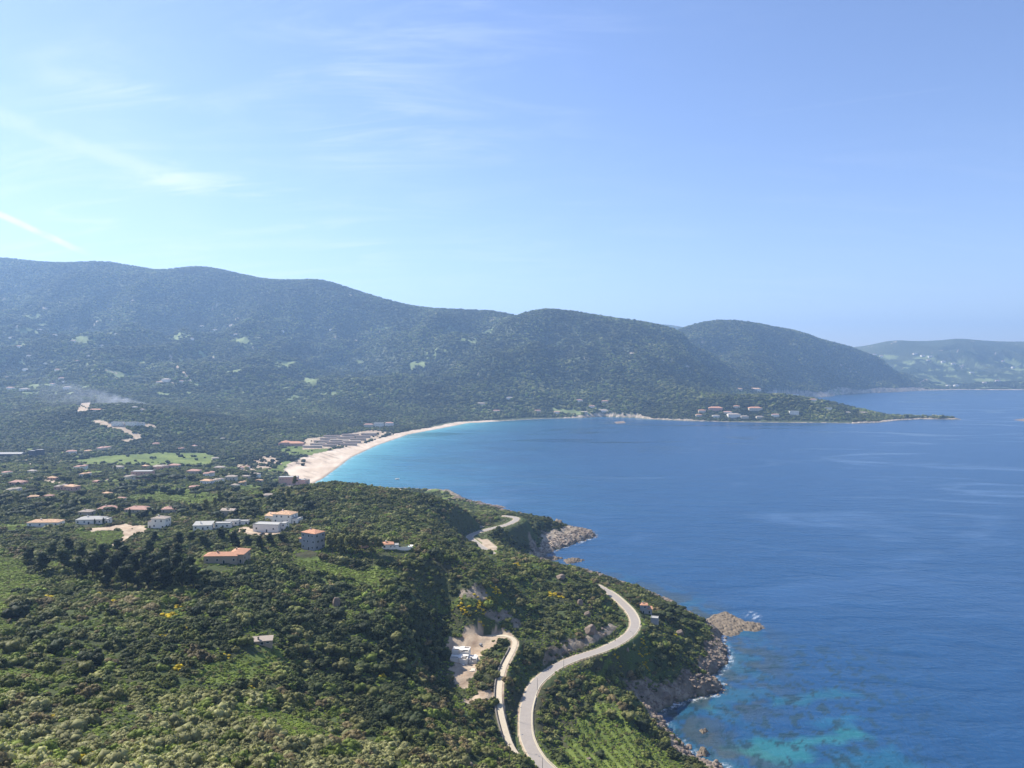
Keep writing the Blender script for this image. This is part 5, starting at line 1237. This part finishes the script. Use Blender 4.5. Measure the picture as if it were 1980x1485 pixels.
#THINGS_END
def near_scrub():
    x, y = jitter_grid(2.75, 118, 900)
    x2, y2 = jitter_grid(1.7, 118, 620)
    m2 = np.zeros(len(x2), bool)
    for a, b, w in gold_w: m2 |= np.hypot(x2 - a, y2 - b) < w * .8
    x, y = np.concatenate([x, x2[m2]]), np.concatenate([y, y2[m2]])
    z = hgt(x, y); iv, iu = ground_class(x, y)
    cls = CLS[iv, iu]; sd = SD[iv, iu]; n = len(x)
    big = fbm(x / 38, y / 38, 3, 301); med = fbm(x / 11, y / 11, 2, 302); r_ = rng.random(n)
    grey = inside(x, y, P_GREY); dark = inside(x, y, P_DARK)
    g = np.full(n, 99.0)
    for a, b, w in gold_w: g = np.minimum(g, np.hypot(x - a, y - b) / w)
    gold = (g + (r_ - .5) * .9 < .9) & (cls != SEA_) & (rng.random(n) < .85)
    keep = (cls == HILL) | ((cls == ROCK) & (sd > 7) & ~((y > 780) & (x > 20)) & (rng.random(n) < .45) & (ROAD_D[iv, iu] > 7.5)) | ((cls == MEADOW) & (rng.random(n) < .05)) | ((cls == DIRT) & (rng.random(n) < .012)) | (TERR[iv, iu] & (TPH[iv, iu] < .22) & (fbm(x / 12, y / 12, 2, 351) > -.12) & (rng.random(n) < .8))
    keep &= (ROAD_D[iv, iu] > 6.8) & (TRACK_D[iv, iu] > 3.6) & (sd > 1.5) & visible(x, y, z, 5) & keep_clear(x, y)
    keep &= ~((r_ > .86) & (big > -.05) & ~dark)
    keep &= gold | (g > .8) | (rng.random(n) < .35)
    keep &= ~((fbm(x / 22, y / 22, 3, 333) > .10) & (y < 650) & (rng.random(n) < .72) & ~gold)
    s = 1.0 + 1.5 * rng.random(n) ** 2 + .9 * np.clip(med, -.4, 1) + .9 * np.clip(big, 0, 1) + (1.2 + rng.random(n) * 1.2) * (rng.random(n) < .12)
    s = np.where(dark, s * 1.28, s); s = np.where(grey, s * 1.3, s)
    s = np.where((cls == ROCK) | (cls == MEADOW), s * .62, s); s = np.clip(s, .7, 4.4)
    s = np.where(ROAD_D[iv, iu] < 10, np.minimum(s, 1.5), s); s = np.where((ROAD_D[iv, iu] < 20) & (y > 740), np.minimum(s, .75), s)
    T = tints(['mid'] * n)
    q = rng.random(n) * .8 + .1 + med * .5 + fbm(x / 55, y / 55, 2, 340) * .55
    for lo, hi, key in ((-9, .34, 'dark'), (.34, .62, 'mid'), (.62, .78, 'olive'), (.78, .93, 'green'), (.93, 9, 'brown')):
        m = (q >= lo) & (q < hi); T[m] = TINT[key]
    m = grey & (q > .30); T[m] = TINT['grey']; m = grey & (q <= .12); T[m] = TINT['olive']; m = grey & (q > .9); T[m] = TINT['brown']
    m = grey & (q > .12) & (q < .30); T[m] = TINT['green']
    m = dark & (q < .72); T[m] = TINT['dark']
    T = T * (1 + .6 * big[:, None]) * rng.uniform(.85, 1.5, (n, 1))
    T[gold] = np.array(TINT['gold']) * rng.uniform(.55, 1.15, (int(gold.sum()), 1)); s = np.where(gold, np.clip(s * .75, .8, 1.5), s)
    x, y, z, s, T, gold, grey, dark = [a[keep] for a in (x, y, z, s, T, gold, grey, dark)]
    h = s * rng.uniform(.75, 1.15, len(s))
    idx = rng.integers(0, 6, len(s))
    px, py = frame_px(x, y, z)
    inf = (px > 15) & (px < 1965) & (py > 0) & (py < 1478)
    score = np.where(inf, s / y, 0)
    one = np.zeros(len(x), bool)
    a_ = np.argsort(-np.where(gold, 0, score))[:300]; one[a_] = True
    b_ = np.argsort(-np.where(gold, score, 0))[:110]; one[b_] = True
    for i in np.where(one)[0]:
        nm = 'flowering_broom' if gold[i] else 'shrub'
        o = link(nm, (BROOM if gold[i] else SHRUBS)[int(idx[i]) % (3 if gold[i] else 6)])
        o.location = (x[i], y[i], z[i] - .15 * s[i]); o.rotation_euler = (rng.normal(0, .08), rng.normal(0, .08), rng.uniform(0, 6.28)); o.scale = (s[i], s[i], h[i])
        o['tintc'] = [float(c) for c in T[i]]
        if gold[i]: tag(o, 'yellow flowering broom bush in the green scrub of the near hill', 'broom bush', 'yellow flowering broom bushes on the near hill')
        elif grey[i]: tag(o, 'rounded grey-green shrub in the pale scrub along the bottom edge', 'shrub', 'grey-green shrubs of the nearest scrub')
        elif dark[i]: tag(o, 'dense dark green shrub in the thicket left of the building site', 'shrub', 'dark shrubs of the thicket')
        else: tag(o, 'dark or olive green maquis shrub on the near hillside', 'shrub', 'maquis shrubs of the near hillside')
    r = ~one
    for sel, nm, ms in ((r & ~gold, 'maquis_scrub', SHRUBS), (r & gold, 'broom_scrub', BROOM)):
        P = np.stack([x, y, z - .15 * s], 1)[sel]; S = np.stack([s, s, h], 1)[sel]
        scatter(nm, P, S, idx[sel] % len(ms), T[sel], ms)
    print('near', len(x))
near_scrub()
def far_woods():
    for name, cell, y0, y1, s0, sl in (('maquis_scrub', 4.0, 900, 1500, 2.2, .006), ('woodland', 7.0, 1350, 3100, 4.0, .004), ('woodland', 11.5, 3000, 6900, 6.6, .003)):
        x, y = jitter_grid(cell, y0, y1)
        z = hgt(x, y); iv, iu = ground_class(x, y); cls = CLS[iv, iu]; sd = SD[iv, iu]
        n = len(x); big = fbm(x / 220, y / 220, 3, 311); med = fbm(x / 45, y / 45, 3, 312)
        keep = ((cls == HILL) | ((cls == MEADOW) & (rng.random(n) < .02)) | ((cls == DIRT) & (rng.random(n) < np.where(y < 1800, .25, .03)))) & (sd > np.where(y > 2500, 15, 5)) & ((z > 3.2) | (y < 2600)) & visible(x, y, z, 8, sl) & keep_clear(x, y)
        keep &= ~((med > .16) & (rng.random(n) < .45))
        if name == 'woodland' and y0 < 2000: keep &= ~((y < 1500) & (rng.random(n) < .6))
        x, y, z, big, med = [a[keep] for a in (x, y, z, big, med)]; n = len(x)
        s = s0 * (.7 + .9 * rng.random(n) ** 1.5) * (1 + .35 * med)
        T = tints(['mid'] * n); q = rng.random(n) + big * .4 + med * .3
        for lo, hi, key in ((-2, .42, 'dark'), (.42, .72, 'mid'), (.72, .86, 'olive'), (.86, 1.05, 'green'), (1.05, 3, 'grey')):
            m = (q >= lo) & (q < hi); T[m] = TINT[key]
        T = T * (1 + .75 * np.clip(big + .8 * fbm(x / 700, y / 700, 3, 314), -.6, 1)[:, None]) * rng.uniform(.85, 1.15, (n, 1)) * 1.3
        scatter(name, np.stack([x, y, z - .2 * s], 1), np.stack([s, s, s * rng.uniform(.8, 1.2, n)], 1), rng.integers(0, 4, n), T, OAKS if name == 'woodland' else SHRUBS[:4])
        print(name, n)
far_woods()
def bracken():
    x, y = jitter_grid(1.3, 150, 1000); z = hgt(x, y); iv, iu = ground_class(x, y); cls = CLS[iv, iu]; n = len(x); med = fbm(x / 9, y / 9, 2, 332)
    verge = (cls == HILL) & (fbm(x / 22, y / 22, 3, 333) > .07) & (y < 650)
    keep = ((cls == MEADOW) & (rng.random(n) < np.where(y < 620, .85, .3)) | (verge & (rng.random(n) < .5))) & (ROAD_D[iv, iu] > 4.6) & visible(x, y, z, 2) & keep_clear(x, y) & ~(TERR[iv, iu] & (TPH[iv, iu] < .2))
    keep |= (cls == HILL) & ~keep_clear(x, y) & keep_clear(x, y, .62) & (rng.random(n) < .75) & (ROAD_D[iv, iu] > 4.6)
    x, y, z, med = [a[keep] for a in (x, y, z, med)]; n = len(x)
    s = .45 + .55 * rng.random(n) + .3 * np.clip(med, 0, 1)
    T = tints(['fern'] * n) * rng.uniform(.7, 1.35, (n, 1)) * (1 + .5 * med[:, None]); T[rng.random(n) < .2] = TINT['olive']
    scatter('bracken', np.stack([x, y, z - .1 * s], 1), np.stack([s, s, s * .7], 1), rng.integers(0, 6, n), T, SHRUBS)
bracken()
#@@STAGE4
# ------------------------------------------------------------------ smoke from a garden fire
def smoke():
    m = bpy.data.materials.new('smoke'); m.use_nodes = True
    k = NT(m.node_tree); k.n.clear()
    out = k.new('ShaderNodeOutputMaterial'); v = k.new('ShaderNodeVolumePrincipled')
    tc = k.new('ShaderNodeTexCoord').outputs['Object']
    sep = k.new('ShaderNodeSeparateXYZ'); k.l.new(tc, sep.inputs[0]); x, y, z = sep.outputs
    # drifts from the fire (x = 0) to the left (x < 0), widening and thinning
    t = k.math('MAXIMUM', k.math('MULTIPLY', x, -1.0), 0.0)
    wid = k.math('MULTIPLY_ADD', t, .16, 5.0)
    zc = k.math('MULTIPLY_ADD', t, .14, 6.0)
    n = k.noise(tc, .022, 5, .65, .6)
    r2 = k.math('ADD', k.math('POWER', k.math('DIVIDE', y, k.math('MULTIPLY', wid, 1.6)), 2.0), k.math('POWER', k.math('DIVIDE', k.math('SUBTRACT', z, zc), wid), 2.0))
    d = k.math('MULTIPLY', k.smooth(r2, 1.0, 0.0), k.smooth(n, .42, .68))
    d = k.math('MULTIPLY', d, k.math('DIVIDE', .42, k.math('MULTIPLY_ADD', t, .16, 5.0)))
    d = k.math('MULTIPLY', d, k.smooth(t, 430.0, 60.0))
    v.inputs['Color'].default_value = (.80, .86, 1, 1); v.inputs['Anisotropy'].default_value = .3
    k.put(v.inputs['Density'], d)
    k.l.new(v.outputs[0], out.inputs['Volume'])
    p = at(296, 787)
    V, Fc = [], []; box(V, Fc, -440, 12, -70, 70, 0, 130)
    o = pydata('smoke', V, Fc, m); o.location = (p[0], p[1], p[2] - 2); tag(o, kind='stuff')
smoke()
